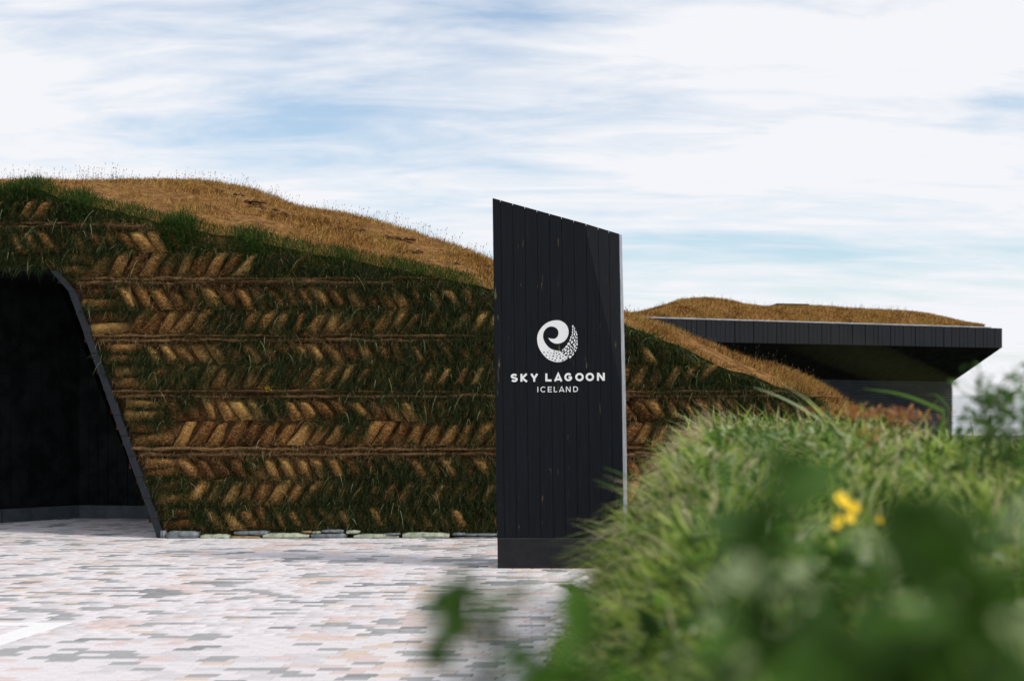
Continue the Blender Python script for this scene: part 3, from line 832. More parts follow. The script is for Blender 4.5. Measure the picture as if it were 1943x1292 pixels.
# emblem and lettering, laid out on the pylon face (k = crop units)
def em(cx_, cy_, d): return pp(940+cx_/7.6, 590+cy_/7.6, d)
outline = [(757,385),(790,400),(830,405),(870,395),(897,365),(909,320),(900,275),(872,242),(830,225),(790,222),(750,235),(715,265),(692,305),(682,350),(684,395),(700,440),(725,480),(755,515),(790,545),(840,566),(890,574),(925,575),(940,590),(955,602),(975,622),(1005,648),(1050,685),(1000,715),(960,730),(910,740),(860,737),(810,722),(760,700),(710,660),(665,605),(630,550),(608,490),(598,430),(597,380),(610,320),(640,265),(680,215),(730,175),(780,150),(840,137),(890,133),(935,140),(985,165),(1020,200),(1045,245),(1053,295),(1048,345),(1030,390),(1000,430),(960,457),(910,472),(870,473),(830,462),(795,440),(772,412)]
def smooth_loop(p, keep=(0,), it=2):
    for _ in range(it):
        q = []
        for i in range(len(p)):
            a, b = p[i], p[(i+1) % len(p)]
            q.append(a if False else a); q.append(((a[0]+b[0])/2, (a[1]+b[1])/2))
        n = len(q); r = []
        for i in range(n):
            a, b, c = q[i-1], q[i], q[(i+1) % n]
            r.append(b if (i == 0) else (b[0]*.5+(a[0]+c[0])*.25, b[1]*.5+(a[1]+c[1])*.25))
        p = r
    return p
def flat(name, poly, d, m, parent, thick=0.003):
    n = len(poly)
    fr = [em(x, y, d) for x, y in poly]; bk = [em(x, y, d-thick) for x, y in poly]
    from mathutils.geometry import tessellate_polygon
    tri = tessellate_polygon([[Vector((x, -y, 0)) for x, y in poly]])
    me = mesh(name, fr+bk, [tuple(t) for t in tri] + [(i, (i+1) % n, n+(i+1) % n, n+i) for i in range(n)], m)
    return link(name, me, parent)
flat("emblem", smooth_loop(outline), 0.0065, m_white, pyl)
holes = [(697,595,7,12,-25),(752,597,9,8,0),(798,605,7,6,0),(777,570,5,4,0),(848,585,12,7,10),(903,588,11,5,0),(877,608,9,9,0),(838,617,12,7,20),(918,620,14,7,0),(730,642,9,10,0),(780,642,12,4,0),(832,652,14,8,0),(885,645,9,8,0),(932,646,8,7,0),(972,655,9,8,0),(880,677,10,8,0),(932,680,15,9,0),(998,677,8,6,-20),(775,680,8,5,0),(817,691,10,8,0),(860,711,13,9,0),(912,716,8,5,0),(967,709,15,10,-15),(1012,697,10,6,-20)]
dots = [(1113,225,11,20,0),(1136,250,8,14,0),(1111,270,8,17,0),(1137,287,8,16,0),(1109,308,9,17,0),(1158,308,8,18,0),(1106,345,9,14,0),(1135,335,10,22,0),(1168,340,8,20,0),(1087,380,9,19,20),(1116,388,10,22,10),(1147,375,8,16,0),(1171,388,8,16,0),(1076,420,11,19,25),(1139,425,11,24,0),(1172,433,8,16,0),(1100,450,14,22,15),(1154,460,7,14,0),(1051,472,14,24,40),(1128,484,12,18,20),(1173,480,9,22,5),(1070,490,10,14,30),(1022,515,15,22,50),(1085,515,10,15,25),(1142,512,11,22,20),(1049,533,10,18,15),(1108,530,8,12,0),(1164,533,10,12,30),(1080,555,10,13,0),(1130,553,9,16,20),(1007,565,15,20,45),(1048,577,14,20,40),(1095,577,11,15,25),(1149,573,9,16,25),(968,563,9,14,60),(992,542,9,14,45),(962,598,8,20,65),(1012,608,14,18,45),(1048,618,13,18,40),(1086,607,9,14,20),(1118,598,8,11,20),(1113,627,11,19,35),(988,628,7,16,65),(1030,652,10,20,60),(1074,660,18,21,60)]
def ell(cx_, cy_, rx, ry, deg, n=12):
    a = math.radians(deg)
    return [(cx_+rx*math.cos(t)*math.cos(a)-ry*math.sin(t)*math.sin(a), cy_+rx*math.cos(t)*math.sin(a)+ry*math.sin(t)*math.cos(a)) for t in np.arange(n)*2*math.pi/n]
for (nm, lst, d, m) in (("emblem_dots", dots, .0065, m_white), ("emblem_gaps", holes, .0085, m_core)):
    mbp = MB()
    for q in lst:
        e_ = ell(*q)
        mbp.prism([em(x, y, d) for x, y in e_], [em(x, y, d-.0018) for x, y in e_])
    mbp.build(nm, m, pyl)["kind"] = "stuff"

def arc(cx_, cy_, rx, ry, a0, a1, n=18):
    return [(cx_+rx*math.cos(math.radians(a0+(a1-a0)*i/n)), cy_+ry*math.sin(math.radians(a0+(a1-a0)*i/n))) for i in range(n+1)]
def ribbon(path, w, closed=False):
    """offset a polyline into quads"""
    L_, R_ = [], []
    n = len(path)
    for i in range(n):
        a = path[(i-1) % n] if (closed or i > 0) else path[i]
        c = path[(i+1) % n] if (closed or i < n-1) else path[i]
        b = path[i]
        d1 = (b[0]-a[0], b[1]-a[1]); d2 = (c[0]-b[0], c[1]-b[1])
        def nn(d):
            l = math.hypot(*d); return (0, 0) if l < 1e-9 else (d[0]/l, d[1]/l)
        d1, d2 = nn(d1), nn(d2)
        if d1 == (0, 0): d1 = d2
        if d2 == (0, 0): d2 = d1
        mxx, myy = -(d1[1]+d2[1]), d1[0]+d2[0]
        l = math.hypot(mxx, myy) or 1; mxx /= l; myy /= l
        cosv = max(.5, mxx*-d1[1]+myy*d1[0])
        o_ = w/2/cosv
        L_.append((b[0]+mxx*o_, b[1]+myy*o_)); R_.append((b[0]-mxx*o_, b[1]-myy*o_))
    q = []
    m_ = n if closed else n-1
    for i in range(m_):
        j = (i+1) % n
        q.append([L_[i], L_[j], R_[j], R_[i]])
    return q
def glyph(ch, x0, x1, y0, y1, w):
    """strokes in a box (y0 top, y1 bottom), stroke width w; list of (path, closed)"""
    h = w/2; W_, H_ = x1-x0, y1-y0; cx_, cy_ = (x0+x1)/2, (y0+y1)/2
    if ch == 'I': return [([(cx_, y0), (cx_, y1)], False)]
    if ch == 'L': return [([(x0+h, y0), (x0+h, y1-h), (x1, y1-h)], False)]
    if ch == 'E': return [([(x1, y0+h), (x0+h, y0+h), (x0+h, y1-h), (x1, y1-h)], False), ([(x0+w, cy_), (x1-W_*.06, cy_)], False)]
    if ch == 'O': return [(arc(cx_, cy_, W_/2-h, H_/2-h, 0, 350, 30), True)]
    if ch == 'C': return [(arc(cx_+W_*.04, cy_, W_/2-h+W_*.04, H_/2-h, -45, -315, 26), False)]
    if ch == 'G': return [(arc(cx_, cy_, W_/2-h, H_/2-h, -42, -360+4, 28) , False), ([(x1-h*0.6, cy_+h*.15), (cx_+W_*.02, cy_+h*.15)], False)]
    if ch == 'D': return [([(cx_-W_*.02, y1-h), (x0+h, y1-h), (x0+h, y0+h), (cx_-W_*.02, y0+h)] + arc(cx_-W_*.02, cy_, x1-h-(cx_-W_*.02), H_/2-h, -90, 90, 18)[1:], False)]
    if ch == 'N': return [([(x0+h, y1), (x0+h, y0)], False), ([(x1-h, y1), (x1-h, y0)], False), ([(x0+h*1.1, y0+h*.3), (x1-h*1.1, y1-h*.3)], False)]
    if ch == 'A': return [([(x0+h*.9, y1), (cx_, y0+h*.35), (x1-h*.9, y1)], False), ([(x0+W_*.24, y1-H_*.25), (x1-W_*.24, y1-H_*.25)], False)]
    if ch == 'K': return [([(x0+h, y0), (x0+h, y1)], False), ([(x1-h*1.1, y0), (x0+w*.9, cy_+H_*.04), (x1-h*.9, y1)], False)]
    if ch == 'Y': return [([(x0+h*.9, y0), (cx_, cy_+H_*.1), (x1-h*.9, y0)], False), ([(cx_, cy_+H_*.06), (cx_, y1)], False)]
    if ch == 'S':
        r = (H_/2-h)/2
        return [(arc(cx_, y0+h+r, W_/2-h, r, -28, -270, 16) + arc(cx_, y1-h-r, W_/2-h, r, -90, 152, 16)[1:], False)]
    return []
sky_txt = [('S',218,317,904,1024),('K',357,463,906,1019),('Y',500,612,905,1018),('L',716,806,901,1015),('A',842,962,899,1014),('G',990,1105,893,1012),('O',1147,1270,893,1012),('O',1297,1418,891,1010),('N',1460,1573,891,1005)]
ice_txt = [('I',600,616,1092,1171),('C',646,722,1090,1171),('E',752,808,1091,1170),('L',838,885,1091,1169),('A',912,993,1089,1169),('N',1013,1080,1088,1168),('D',1118,1187,1088,1166)]
for lst, w in ((sky_txt, 29), (ice_txt, 11.5)):
    for ch, x0, x1, y0, y1 in lst:
        mbp = MB(); dd = 0.006
        for path, closed in glyph(ch, x0, x1, y0, y1, w):
            for q in ribbon(path, w, closed):
                mbp.add([em(x, y, dd) for x, y in q], [(0, 1, 2, 3)])
            dd += .0006
        mbp.build("letter", m_white, pyl)

# ---------------------------------------------------------------- the far low building
lb = empty("low_building", (10.5, 44, 0), "low dark building with overhanging plank fascia and golden grass roof, behind the sign at right", "building")
fa, fb = np.array([3.0, 39.27]), np.array([15.73, 45.71])
fd = (fb-fa)/np.linalg.norm(fb-fa); fn = np.array([fd[1], -fd[0]])        # fn points to the camera side
FT, FB = 3.83, 3.20
Lf = np.linalg.norm(fb-fa)
npl = int(Lf/0.165)
def fpt(s, o_, z): p = fa+fd*s+fn*o_; return (p[0], p[1], z)
for k in range(npl):
    a, b = k*Lf/npl, (k+1)*Lf/npl-0.014
    dd = rnd.uniform(0, .02)
    mbp = MB(); mbp.prism([fpt(a, .03+dd, FB), fpt(b, .03+dd, FB), fpt(b, .03+dd, FT), fpt(a, .03+dd, FT)], [fpt(a, 0, FB), fpt(b, 0, FB), fpt(b, 0, FT), fpt(a, 0, FT)])
    mbp.build("fascia_plank", m_fascia, lb)
# roof slab / deck, right-hand fascia going back
mbp = MB()
mbp.prism([fpt(-1, -.01, FB), fpt(Lf-.02, -.01, FB), fpt(Lf-.02, -.01, FT-.01), fpt(-1, -.01, FT-.01)], [fpt(-1, -9, FB), fpt(Lf-.02, -9, FB), fpt(Lf-.02, -9, FT-.01), fpt(-1, -9, FT-.01)])
mbp.build("roof_deck", m_core, lb)
mbp = MB(); mbp.prism([fpt(-.2, .05, FT+.004), fpt(Lf*.965, .05, FT+.004), fpt(Lf*.965, .05, FT+.034), fpt(-.2, .05, FT+.034)], [fpt(-.2, -.12, FT+.004), fpt(Lf*.965, -.12, FT+.004), fpt(Lf*.965, -.12, FT+.034), fpt(-.2, -.12, FT+.034)])
mbp.build("flashing", m_metal, lb)
# sloped soffit and corrugated wall
WT = 2.13
sb = 1.9                                          # wall set back from the fascia
yw = 46.9
wc = np.array([(1805-CX)*yw/F, yw]); 
s_end = float(np.dot(wc-fa, fd)); o_end = float(np.dot(wc-fa, fn))
mbp = MB()
mbp.add([fpt(-1, .0, FB-.003), fpt(Lf-.02, .0, FB-.003), fpt(s_end+.03, o_end+.03, WT), fpt(-1, o_end+.03, WT+.12), fpt(Lf-.02, -9, FB-.003), fpt(s_end+.03, -9, WT)], [(0, 1, 2, 3), (1, 4, 5, 2)])
mbp.build("soffit", m_dark_int, lb)
mbp = MB(); pitch = 0.08; nn_ = int(2.3/pitch)
prof = []
for k in range(nn_):
    z = -0.02+k*pitch
    prof += [(0.0, z), (0.036, z+pitch*.3), (0.036, z+pitch*.55), (0.0, z+pitch*.85)]
vsx = []; 
for (d, z) in prof:
    vsx += [fpt(-1, o_end+d, z), fpt(s_end+d, o_end+d, z), fpt(s_end+d, -9, z)]
mbp.add(vsx, [f for i in range(len(prof)-1) for f in ((3*i, 3*i+1, 3*i+4, 3*i+3), (3*i+1, 3*i+2, 3*i+5, 3*i+4))])
mbp.build("corrugated_wall", m_corr, lb)
# mound roof
out_scr = [(1150,603),(1207,598),(1250,586),(1290,571),(1340,568),(1380,572),(1410,580),(1450,585),(1500,583),(1560,584),(1600,587),(1650,590),(1700,592),(1730,594),(1760,598),(1790,605),(1820,612),(1850,618),(1868,621)]
vs, fs = [], []
def mound_row(px, pyr):
    # front point on the fascia line, ridge 3.2 m behind it
    r = (px-CX)/F
    s = (fa[0]-r*fa[1])/(r*fd[1]-fd[0]); f = fa+fd*s
    yr = f[1]+3.0; zr = EYE+(HY-pyr)*yr/F
    return s, f, yr, r*yr, zr
mpts = []
for px in np.linspace(1150, 1866, 120):
    pyr = np.interp(px, [p[0] for p in out_scr], [p[1] for p in out_scr])
    s, f, yr, xr, zr = mound_row(px, pyr)
    zr = max(zr, FT+.02)
    for k in range(12):
        t = k/8
        if t <= 1:
            y = f[1]+(yr-f[1])*t; x_ = f[0]+(xr-f[0])*t; z = FT+.02+(zr-FT-.02)*(1-(1-t)**2)
            z += 0.05*(fbm(np.array([x_*1.1]), np.array([y*1.1]), 8)[0]-.5)*min(1, 4*t)*(1-t)
        else:
            y = yr+(t-1)*5; x_ = xr+(xr-f[0])*(t-1); z = zr-(t-1)**1.2*(zr-FT)*2
        if k == 0: y += .1
        vs.append((x_, y, z))
nr = 120
for i in range(nr-1):
    for k in range(11):
        a = i*12+k; fs.append((a, a+12, a+13, a+1))
link("roof_mound", mesh("roof_mound", vs, fs, m_roofsoil, True), lb)
va = np.array(vs).reshape(nr, 12, 3)
n = 60000
fi = rng.uniform(0, nr-1.001, n); fk = rng.uniform(0, 8.6, n)
i0 = fi.astype(int); k0 = fk.astype(int); a = (fi-i0)[:, None]; b = (fk-k0)[:, None]
pt_ = (va[i0, k0]*(1-a)+va[i0+1, k0]*a)*(1-b)+(va[i0, k0+1]*(1-a)+va[i0+1, k0+1]*a)*b
dens = fbm(pt_[:, 0]*1.2, pt_[:, 1]*1.2, 4, 3)
kp = rng.random(n) < np.clip(.3+2*(dens-.3), .1, 1); pt_ = pt_[kp]; n = len(pt_)
d0 = np.stack([rng.normal(.2, .4, n), rng.normal(-.1, .4, n), rng.uniform(.5, 1.2, n)], 1)
blades("roof_grass", pt_, d0, rng.uniform(.06, .15, n), rng.uniform(.010, .02, n), rng.uniform(.1, .6, n), m_dry, 2, parent=lb)
n = 420
px = np.concatenate([rng.uniform(1190, 1260, 60), rng.uniform(1240, 1500, 50), rng.uniform(1530, 1720, 120)]); n = len(px)
yr = np.interp(px, [1207, 1900], [42.8, 48.5]); pyr = np.interp(px, [p[0] for p in out_scr], [p[1] for p in out_scr])
root = np.stack([(px-CX)*yr/F, yr, EYE+(HY-pyr)*yr/F-.06], 1)
d0 = np.stack([rng.normal(.1, .2, n), rng.normal(0, .1, n), np.ones(n)], 1)
blades("seed_stalks", root, d0, rng.uniform(.12, .36, n), .010, .05, m_seed, 3, parent=lb, side=np.tile([1., 0, 0], (n, 1)))
# roof hatch
mbp = MB(); yh_ = 44.6
q = [P(x, y, yh_) for x, y in [(1443, 590), (1474, 577.5), (1533, 578.5), (1533, 592)]]
mbp.prism(q[::-1], [(p[0], p[1]+1.6, p[2]) for p in q][::-1]); mbp.build("roof_hatch", m_plinth, lb)
mbp = MB()
q = [P(x, y, yh_-.05) for x, y in [(1472, 577.6), (1473, 575.6), (1535, 576.6), (1535, 579.8)]]
mbp.prism(q[::-1], [(p[0], p[1]+1.75, p[2]) for p in q][::-1]); mbp.build("hatch_lid", m_fascia, lb)

# ---------------------------------------------------------------- far wire fence
fe = empty("wire_fence", (19, 58, 0), "grey wire mesh fence standing beyond the corrugated wall at far right", "fence")
for k in range(9):
    mbp = MB(); mbp.box(17+k*2.5-.03, 17+k*2.5+.03, 58.02, 58.08, -.1, .88); mbp.build("post", m_wire, fe)
mbp = MB()
for k in range(200): mbp.box(17+k*.1-.004, 17+k*.1+.004, 57.99, 58.0, -.1, .84)
for z in (.84, .56, .28, .02): mbp.box(16.9, 37, 57.97, 57.985, z-.006, z+.006)
mbp.build("wire_mesh", m_wire, fe)["kind"] = "stuff"

# ---------------------------------------------------------------- the grassy bank in front
def toe(Y): return np.interp(Y, [0, 1.5, 3, 5, 8, 10, 12, 13.2], [-.74, -.66, -.46, -.26, .15, .42, .72, .95])
def bank_h(X, Y):
    d = np.clip((X-toe(Y))/0.98, 0, 1)
    e = d*d*(3-2*d)*.45+d*.55
    top = np.interp(Y, [0, 2, 4, 5, 8, 11, 12.6, 13.4], [1.12, 1.18, 1.28, 1.38, 1.42, 1.26, .9, .1])
    top = top - 0.16*np.clip((X-1.55)/.8, 0, 1)*np.clip((Y-3.5)/2, 0, 1)
    return e*top + 0.17*(fbm(X*2.6+9, Y*1.9+4, 12, 3)-.5)*np.clip(d*4, 0, 1) - 0.02*(1-np.clip(d*20, 0, 1))
gx, gy = np.meshgrid(np.linspace(-.9, 9.0, 130), np.linspace(-2.0, 13.4, 110), indexing='ij')
gz = bank_h(gx, gy)
# skirt outside the toe goes underground
gz = np.where(gx < toe(gy), -0.03, gz)
vs = np.stack([gx, gy, gz], -1).reshape(-1, 3)
fs = [(i*110+j, (i+1)*110+j, (i+1)*110+j+1, i*110+j+1) for i in range(129) for j in range(109)]
o = link("bank_ground", mesh("bank_ground", vs, fs, m_banksoil, True)); tag(o, kind="structure")

# blades: near-even density in the picture
n = 105000
Y = 1.1*(13.0/1.1)**rng.random(n)
span = np.minimum(np.interp(Y, [0, 13], [1.0, 6.2]), 9)
X = toe(Y)+0.0+ (rng.random(n))*(0.38*Y+1.3 - toe(Y))
z = bank_h(X, Y)
tall = fbm(X*2.2+3, Y*1.5, 71, 3)
L = (0.14+0.32*np.clip((tall-.25)*1.7, 0, 1))*rng.uniform(.65, 1.15, n)
d = np.clip((X-toe(Y))/0.98, 0, 1)
L *= (0.30+0.70*d)*np.interp(Y, [1, 3, 5], [.65, .75, 1.0])
# do not grow blades into the lens, and keep the far plateau below the eye line as in the photograph
lim = EYE - 0.006*Y + 0.06*rng.random(n) - z
L = np.minimum(L, np.maximum(lim*1.6, .08))
# a gap in the grass where the yellow flowers open
pxb = CX+X*F/Y
gap = (np.abs(pxb-1622) < 85) & (Y < 3.2)
L = np.where(gap, np.minimum(L, np.maximum(EYE-275*Y/F-z, .03)), L)
wind = (fbm(X*3.3, Y*2.3, 15, 2)-.5)*4.0
d0 = np.stack([-0.12+wind*.5+rng.normal(0, .6, n), rng.normal(-.1, .5, n), rng.uniform(.25, 1.1, n)], 1)
curl = np.stack([-0.05+wind*.5+rng.normal(0, .55, n), rng.normal(0, .5, n), np.zeros(n)], 1)*L[:, None]
blades("bank_grass", np.stack([X, Y, z-.01], 1), d0, L, rng.uniform(.006, .017, n)*np.interp(Y, [1, 3], [1.5, 1]), rng.uniform(.15, .75, n), m_bank, 4, curl=curl,
       label="long green grass covering the bank in the foreground", cat="grass")
# shorter leafy undergrowth: small broad leaves, at the toe and between the blades
n = 42000
Y = 1.2*(13.0/1.2)**rng.random(n)
X = toe(Y)+rng.random(n)**1.4*(0.37*Y+1.0-toe(Y))
z = bank_h(X, Y)
pn = fbm(X*2.0+11, Y*1.4+2, 33, 3)
kp = rng.random(n) < np.clip((pn-.40)*5+.12, 0, 1); X, Y, z = X[kp], Y[kp], z[kp]; n = len(X)
d0 = np.stack([rng.normal(-.3, .7, n), rng.normal(-.3, .6, n), rng.uniform(.1, .9, n)], 1)
blades("bank_undergrowth", np.stack([X, Y, z+rng.uniform(0, .16, n)], 1), d0, rng.uniform(.03, .075, n), rng.uniform(.012, .026, n), rng.uniform(.1, .8, n), [m_leaf, m_leafpale, m_leafdark], 3,
       midx=rng.choice([0, 0, 0, 1, 2], n), label="low leafy undergrowth among the grass of the bank", cat="undergrowth")
# large soft leaves crowding the bank close by
n = 7000
Y = rng.uniform(.75, 3.4, n); X = toe(Y)+.25+rng.random(n)*(0.37*Y+.9-toe(Y))
pn = fbm(X*4+1, Y*3+2, 51, 2); kp = rng.random(n) < np.clip((pn-.45)*6, 0, 1); X, Y, pn = X[kp], Y[kp], pn[kp]; n = len(X)
z = bank_h(X, Y)
hue = fbm(X*5+7, Y*5+3, 52, 2)
d0 = np.stack([rng.normal(0, .7, n), rng.normal(-.2, .5, n), rng.uniform(.0, .7, n)], 1)
zz = z+rng.uniform(.0, .22, n); zz = np.minimum(zz, EYE-.05-.085*Y)
zz = np.where(np.abs(CX+X*F/Y-1622) < 110, np.minimum(zz, EYE-330*Y/F), zz)
blades("bank_broad_leaves", np.stack([X, Y, zz], 1), d0, rng.uniform(.05, .10, n), rng.uniform(.025, .05, n), rng.uniform(.1, .6, n), [m_leaf, m_leafpale, m_leafdark], 3,
       midx=np.where(hue > .60, 1, np.where(hue > .46, 0, 2)), label="broad soft leaves crowding the near part of the bank", cat="undergrowth")
# straw-coloured bents at the crest and rough parts of the bank
n = 5200
Y = rng.uniform(3.2, 12.5, n); X = toe(Y)+rng.random(n)*(0.30*Y+.4)
pn = fbm(X*1.8+1, Y*1.5+8, 90, 2); kp = rng.random(n) < np.clip((pn-.47)*6, 0.03, 1); X, Y = X[kp], Y[kp]; n = len(X)
z = bank_h(X, Y)
d0 = np.stack([rng.normal(-.5, .45, n), rng.normal(-.1, .3, n), rng.uniform(.5, 1., n)], 1)
blades("bank_straw", np.stack([X, Y, z+.05], 1), d0, rng.uniform(.2, .36, n), rng.uniform(.004, .008, n), rng.uniform(.3, .9, n), m_strawb, 4, label="pale straw stems bent over on the crest of the bank", cat="dry grass")

# ---------------------------------------------------------------- single plants of the bank
def leaf_mesh(seed, L=1.0, Wd=.45, m=None, lobes=3):
    """a broad leaf along +X, arched, with a folded midrib and toothed rim, unit length"""
    r = random.Random(seed); n = 7
    vs, fs = [], []
    for i in range(n+1):
        t = i/n; w = Wd*math.sin(math.pi*min(1, t*.93+.05))**.8*(1+.12*math.cos(i*math.pi))
        if i == n: w = .01
        z = 0.22*math.sin(t*2.4)-.25*t*t
        vs += [(t, -w/2, z+.10*w), (t, 0, z-.04), (t, w/2, z+.10*w)]
    for i in range(n):
        fs += [(3*i, 3*i+1, 3*i+4, 3*i+3), (3*i+1, 3*i+2, 3*i+5, 3*i+4)]
    return mesh("leaf", vs, fs, m, True)
LM = {m.name: [leaf_mesh(k, Wd=.42+.08*k, m=m) for k in range(2)] for m in (m_leaf, m_leafdark, m_leafpale)}
def weed(base, top, nl, ll, m, label, cat="plant", group=None, name="leafy_weed", seed=0, spread=1.0, branch=0.0, fmin=.5):
    """stem from base to top with nl leaves of length ll, thickest near the top"""
    r = random.Random(seed)
    t_ = empty(name, base, label, cat, group)
    b, tp = Vector(base), Vector(top)
    mid = (b+tp)/2+Vector((r.uniform(-.02, .02), r.uniform(-.02, .02), 0))
    mbs = MB(); mbs.tube([b, mid, tp], [.0035, .0028, .0016], 5)
    for k in range(nl):
        f = fmin+(1-fmin)*(k+.5)/nl
        p = b.lerp(mid, f*2) if f < .5 else mid.lerp(tp, f*2-1)
        if branch:
            q_ = p+Vector((r.uniform(-1, 1), r.uniform(-.7, .7), r.uniform(-.1, .8)))*branch
            mbs.tube([p, q_], [.0016, .0009], 4); p = q_
        o = bpy.data.objects.new("leaf", r.choice(LM[m.name])); col.objects.link(o); o.parent = t_
        o.location = p-Vector(base)
        a = k*2.4+r.uniform(-.4, .4)
        o.rotation_euler = (r.uniform(-1.2, 1.2), r.uniform(-1.1, .6)*spread, a)
        s_ = ll*r.uniform(.7, 1.15)*(1.0 if f < .9 else .75)
        o.scale = (s_, s_, s_)
    mbs.build("stem", m_stem, t_, True)
    return t_
def at(px, py, y): return P(px, py, y)
def root_of(px, py, y, dx=0.0, dy=.0):
    x_, y_, z_ = P(px, py, y); x_ += dx; y_ += dy
    return (x_, y_, float(bank_h(np.array([x_]), np.array([y_]))[0])-.01)
W_ = [
 # top px, py, distance, root offset x, leaves, leaf length, material, label
 ((905, 1112, 1.0), (0.07, .03), 16, .034, m_leafdark, "blurred dark leafy shoot poking out over the pavers, left of the bank"),
 ((1450, 850, .95), (0.03, .05), 14, .055, m_leafdark, "dark blurred leafy weed standing tallest in the middle of the bank"),
 ((1520, 925, 1.35), (0.0, .05), 5, .028, m_leafpale, "pale blurred weed just right of the tallest dark weed"),
 ((1790, 925, .82), (0.03, .05), 14, .040, m_leafdark, "big dark blurred weed right of the yellow flowers"),
 ((1850, 980, .8), (0.03, .03), 10, .036, m_leafdark, "dark blurred weed at the right edge of the picture"),
 ((1120, 1190, 1.3), (0.08, .05), 10, .05, m_leaf, "mid green weed with a brownish top at the foot of the bank"),
 ((1480, 1120, 1.1), (0.05, .05), 9, .045, m_leafpale, "pale yellowish weed blurred at the bottom centre of the bank"),
 ((1660, 1130, .85), (0.03, .03), 11, .05, m_leaf, "green blurred weed at the bottom right below the flowers"),
 ((1850, 1130, .8), (0.03, .03), 12, .05, m_leaf, "mid green blurred weed in the bottom right corner"),
 ((1380, 1200, .9), (0.03, .03), 10, .05, m_leaf, "mid green blurred weed low at the bottom centre right"),
 ((1090, 1130, 6.0), (0.12, .0), 9, .06, m_leaf, "small leafy weed at the foot of the bank beside the sign base"),
 ((1690, 1085, .95), (0.02, .03), 9, .036, m_leafpale, "pale blurred weed between the big dark weed and the bottom edge"),
 ((1905, 1015, .9), (0.02, .03), 8, .034, m_leafpale, "pale blurred sprig at the right edge above the corner weed"),
 ((1360, 1110, 1.05), (0.02, .03), 8, .036, m_leafpale, "yellowish pale weed low on the bank below the dark weed"),
 ((1215, 1010, 4.5), (0.08, .0), 9, .05, m_leaf, "small leafy weed halfway up the bank near the sign"),
 ((1300, 900, 5.5), (0.08, .0), 9, .06, m_leafpale, "pale leafy weed near the crest left of the dark weed"),
]
for k, ((px, py, y), (dx, dy), nl, ll, m, lab) in enumerate(W_):
    weed(root_of(px, py, y, dx, dy), at(px, py, y), nl+6, ll*1.7, m, lab, seed=40+k, **(dict(branch=.022, fmin=.86) if k == 0 else {}))
# the vetch-like plants against the sky at the right
for k, (px, py, y, nl, lab) in enumerate([
    (1855, 745, 3.6, 16, "bushy vetch against the sky, nearest the dark building"),
    (1893, 738, 3.4, 18, "dense vetch in the middle of the three at the right edge"),
    (1938, 745, 3.2, 18, "vetch rising at the very right edge of the picture")]):
    t_ = weed(root_of(px, py, y, .05, 0), at(px, py, y), nl+30, .042, m_leafdark, lab, branch=.09, group="vetches against the sky at the right", name="vetch", seed=70+k)
# tall grass stems against the sky, each its own thing
def tall_stem(px0, py0, px1, py1, y, w, m, lab, bend=.1):
    a = Vector(P(px0, py0, y)); b = Vector(P(px1, py1, y)); 
    r0 = Vector(root_of(px0, py0, y)); 
    t_ = empty("grass_stem", tuple(r0), lab, "grass stem", "single grass stems above the bank")
    n_ = 8; pts = [r0]+[a.lerp(b, i/n_)+Vector((0, 0, bend*math.sin(math.pi*i/n_)*(b-a).length)) for i in range(n_+1)]
    mbs = MB()
    vs, fs = [], []
    for i, p in enumerate(pts):
        t = i/(len(pts)-1); ww = w*(1-t**2*.85)
        vs += [p+Vector((-ww*.35, 0, -ww*.35)), p+Vector((ww*.35, ww*.4, ww*.35))]
    fs = [(2*i, 2*i+1, 2*i+3, 2*i+2) for i in range(len(pts)-1)]
    link("blade", mesh("blade", vs, fs, m, True), t_)
tall_stem(1943, 770, 1922, 690, 2.6, .012, m_leaf, "thick upright blade at the upper right edge of the bank", .03)
tall_stem(1940, 740, 1896, 698, 3.4, .004, m_leafdark, "thin stem leaning left at the right edge above the vetches", .0)
tall_stem(1905, 745, 1820, 716, 3.0, .004, m_leafdark, "thin arching stem reaching left below the roof overhang", .12)
tall_stem(1590, 830, 1562, 762, 2.8, .007, m_leafdark, "dark blade leaning left in front of the turf slope", .0)
tall_stem(1790, 780, 1640, 738, 5.2, .016, m_leaf, "bright blade arching left in front of the corrugated wall", .06)
tall_stem(1800, 775, 1755, 752, 5.0, .006, m_leaf, "thin blade arching near the corner of the dark building", .25)
tall_stem(1372, 860, 1366, 815, 3.2, .009, m_leafdark, "short dark blade upright at the left end of the crest", .0)
tall_stem(1560, 800, 1430, 735, 6.0, .010, m_leafpale, "long pale blade leaning left over the crest", .05)
tall_stem(1850, 775, 1490, 625, .80, .0032, m_olive, "out of focus yellow green blade crossing in front of the overhang", .02)
tall_stem(1180, 930, 1125, 910, 5.5, .006, m_leaf, "pale blade sticking out left over the black sign", .0)
tall_stem(1195, 905, 1142, 885, 5.0, .005, m_leaf, "soft blade sticking out left above the other at the sign", .0)
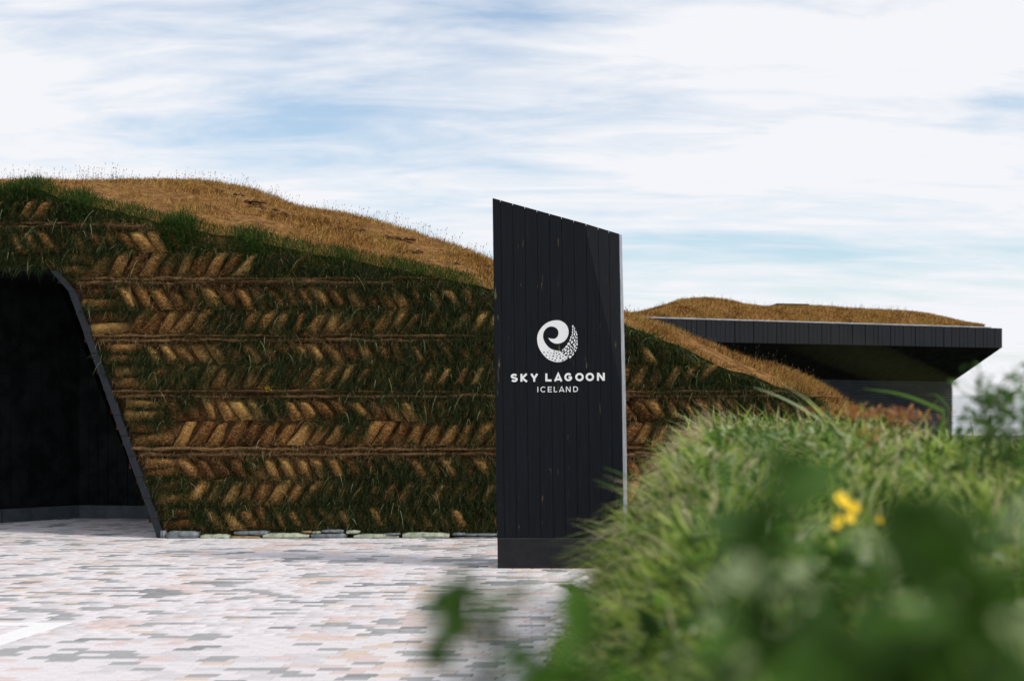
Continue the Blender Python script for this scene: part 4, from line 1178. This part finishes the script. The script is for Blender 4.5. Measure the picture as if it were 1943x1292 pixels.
# rusty sorrel seed heads on the crest
for k, (px, py, y, lab) in enumerate([(1570, 768, 5.6, "leftmost rusty sorrel clump on the crest of the bank"), (1640, 772, 5.4, "rusty sorrel clump second from the left on the crest"), (1690, 770, 5.2, "largest rusty sorrel clump below the corrugated wall"), (1735, 776, 5.2, "rightmost rusty sorrel clump on the crest"), (1655, 806, 4.4, "small rusty sorrel sprig lower down the bank")]):
    b0 = root_of(px, py, y)
    t_ = empty("sorrel", b0, lab, "plant", "rusty sorrels on the crest")
    m_n = 70 if k < 4 else 50
    tp = Vector(P(px, py, y))
    sp = np.array([.05, .05, .012]) if k < 4 else np.array([.04, .03, .02])
    r_ = np.array(tp)+rng.normal(0, 1, (m_n, 3))*sp+np.array([0, 0, -.02])
    dd = np.stack([rng.normal(.5, .5, m_n), rng.normal(0, .4, m_n), rng.normal(-.1, .5, m_n)], 1)
    o = blades("seed_head", r_, dd, rng.uniform(.012, .035, m_n), rng.uniform(.006, .012, m_n), .2, m_rust, 2, parent=t_, kind="stuff")
    mbs = MB(); mbs.tube([Vector(b0), (Vector(b0)+tp)/2+Vector((.01, 0, 0)), tp], [.003, .003, .002], 5); mbs.build("stem", m_stem, t_, True)
n = 420
cx_, cy_ = (1345-CX)*7.2/F, 7.2
X = cx_+rng.normal(.05, .12, n); Y = cy_+rng.normal(0, .25, n); z = bank_h(X, Y)
d0 = np.stack([rng.normal(-.75, .3, n), rng.normal(-.2, .3, n), rng.uniform(.5, 1.1, n)], 1)
t_ = empty("dry_tussock", (cx_, cy_, float(bank_h(np.array([cx_]), np.array([cy_]))[0])), "tan dry tussock with drooping seed heads at the left end of the crest", "tussock")
blades("straw", np.stack([X, Y, z], 1), d0, rng.uniform(.22, .42, n), rng.uniform(.006, .011, n), rng.uniform(.3, .8, n), m_strawb, 4, parent=t_)
# yellow flowers
def flower(px, py, y, R, tilt, lab):
    c = Vector(P(px, py, y)); b0 = Vector(root_of(px, py, y, .02, .02))
    t_ = empty("yellow_flower", tuple(b0), lab, "flower", "yellow flowers on the bank")
    mbs = MB(); mbs.tube([b0, (b0+c)/2+Vector((.008, 0, 0)), c], [.002, .002, .0015], 5); mbs.build("stem", m_stem, t_, True)
    e = Vector((math.sin(tilt)*.5, -.75, .6)).normalized(); a = e.cross(Vector((0, 0, 1))).normalized(); bb = e.cross(a)
    for k in range(7):
        th = k*2*math.pi/7
        d = a*math.cos(th)+bb*math.sin(th); s_ = e.cross(d)
        vs = [c+d*.1*R, c+d*.55*R+s_*.30*R+e*.12*R, c+d*R+s_*.2*R+e*.2*R, c+d*1.04*R+e*.22*R, c+d*R-s_*.2*R+e*.2*R, c+d*.55*R-s_*.30*R+e*.12*R]
        link("petal", mesh("petal", vs, [(0, 1, 2, 3, 4, 5)], m_petal), t_)
    mbs = MB(); mbs.tube([c-e*.1*R, c+e*.2*R], [.25*R, .18*R], 8); mbs.build("flower_centre", m_petal, t_)
flower(1596, 948, 2.8, .017, .9, "uppermost yellow flower of the group on the bank")
flower(1619, 964, 2.8, .014, -.3, "yellow flower just below and right of the uppermost one")
flower(1592, 986, 2.9, .011, 0, "left yellow flower of the lower pair")
flower(1613, 984, 2.9, .012, .5, "right yellow flower of the lower pair")
flower(1586, 997, 2.7, .008, .2, "smallest lowest yellow flower, half hidden in grass")
flower(1664, 988, 2.7, .009, .1, "single small yellow flower right of the others")
# tiny yellow flowers on the wall at (510,737)
t_ = empty("wall_flower", tuple(wallpt(512, 742, .05)), "tiny tuft of yellow flowers growing on the turf wall above a strip", "flower")
n = 26
r_ = np.array([wallpt(512+rng.normal(0, 4), 737+rng.normal(0, 2.5), .12+rng.uniform(0, .04)) for _ in range(n)])
blades("blossom", r_, np.tile([0.1, -.3, 1.], (n, 1)), .009, .008, 0, m_petal, 2, parent=t_, kind="stuff")
r0 = np.array([wallpt(512, 746, .03)]*n)
blades("stalk", r0, r_-r0, np.linalg.norm(r_-r0, axis=1), .004, 0, m_leaf, 2, parent=t_, kind="stuff")
print("objects", len(bpy.data.objects))
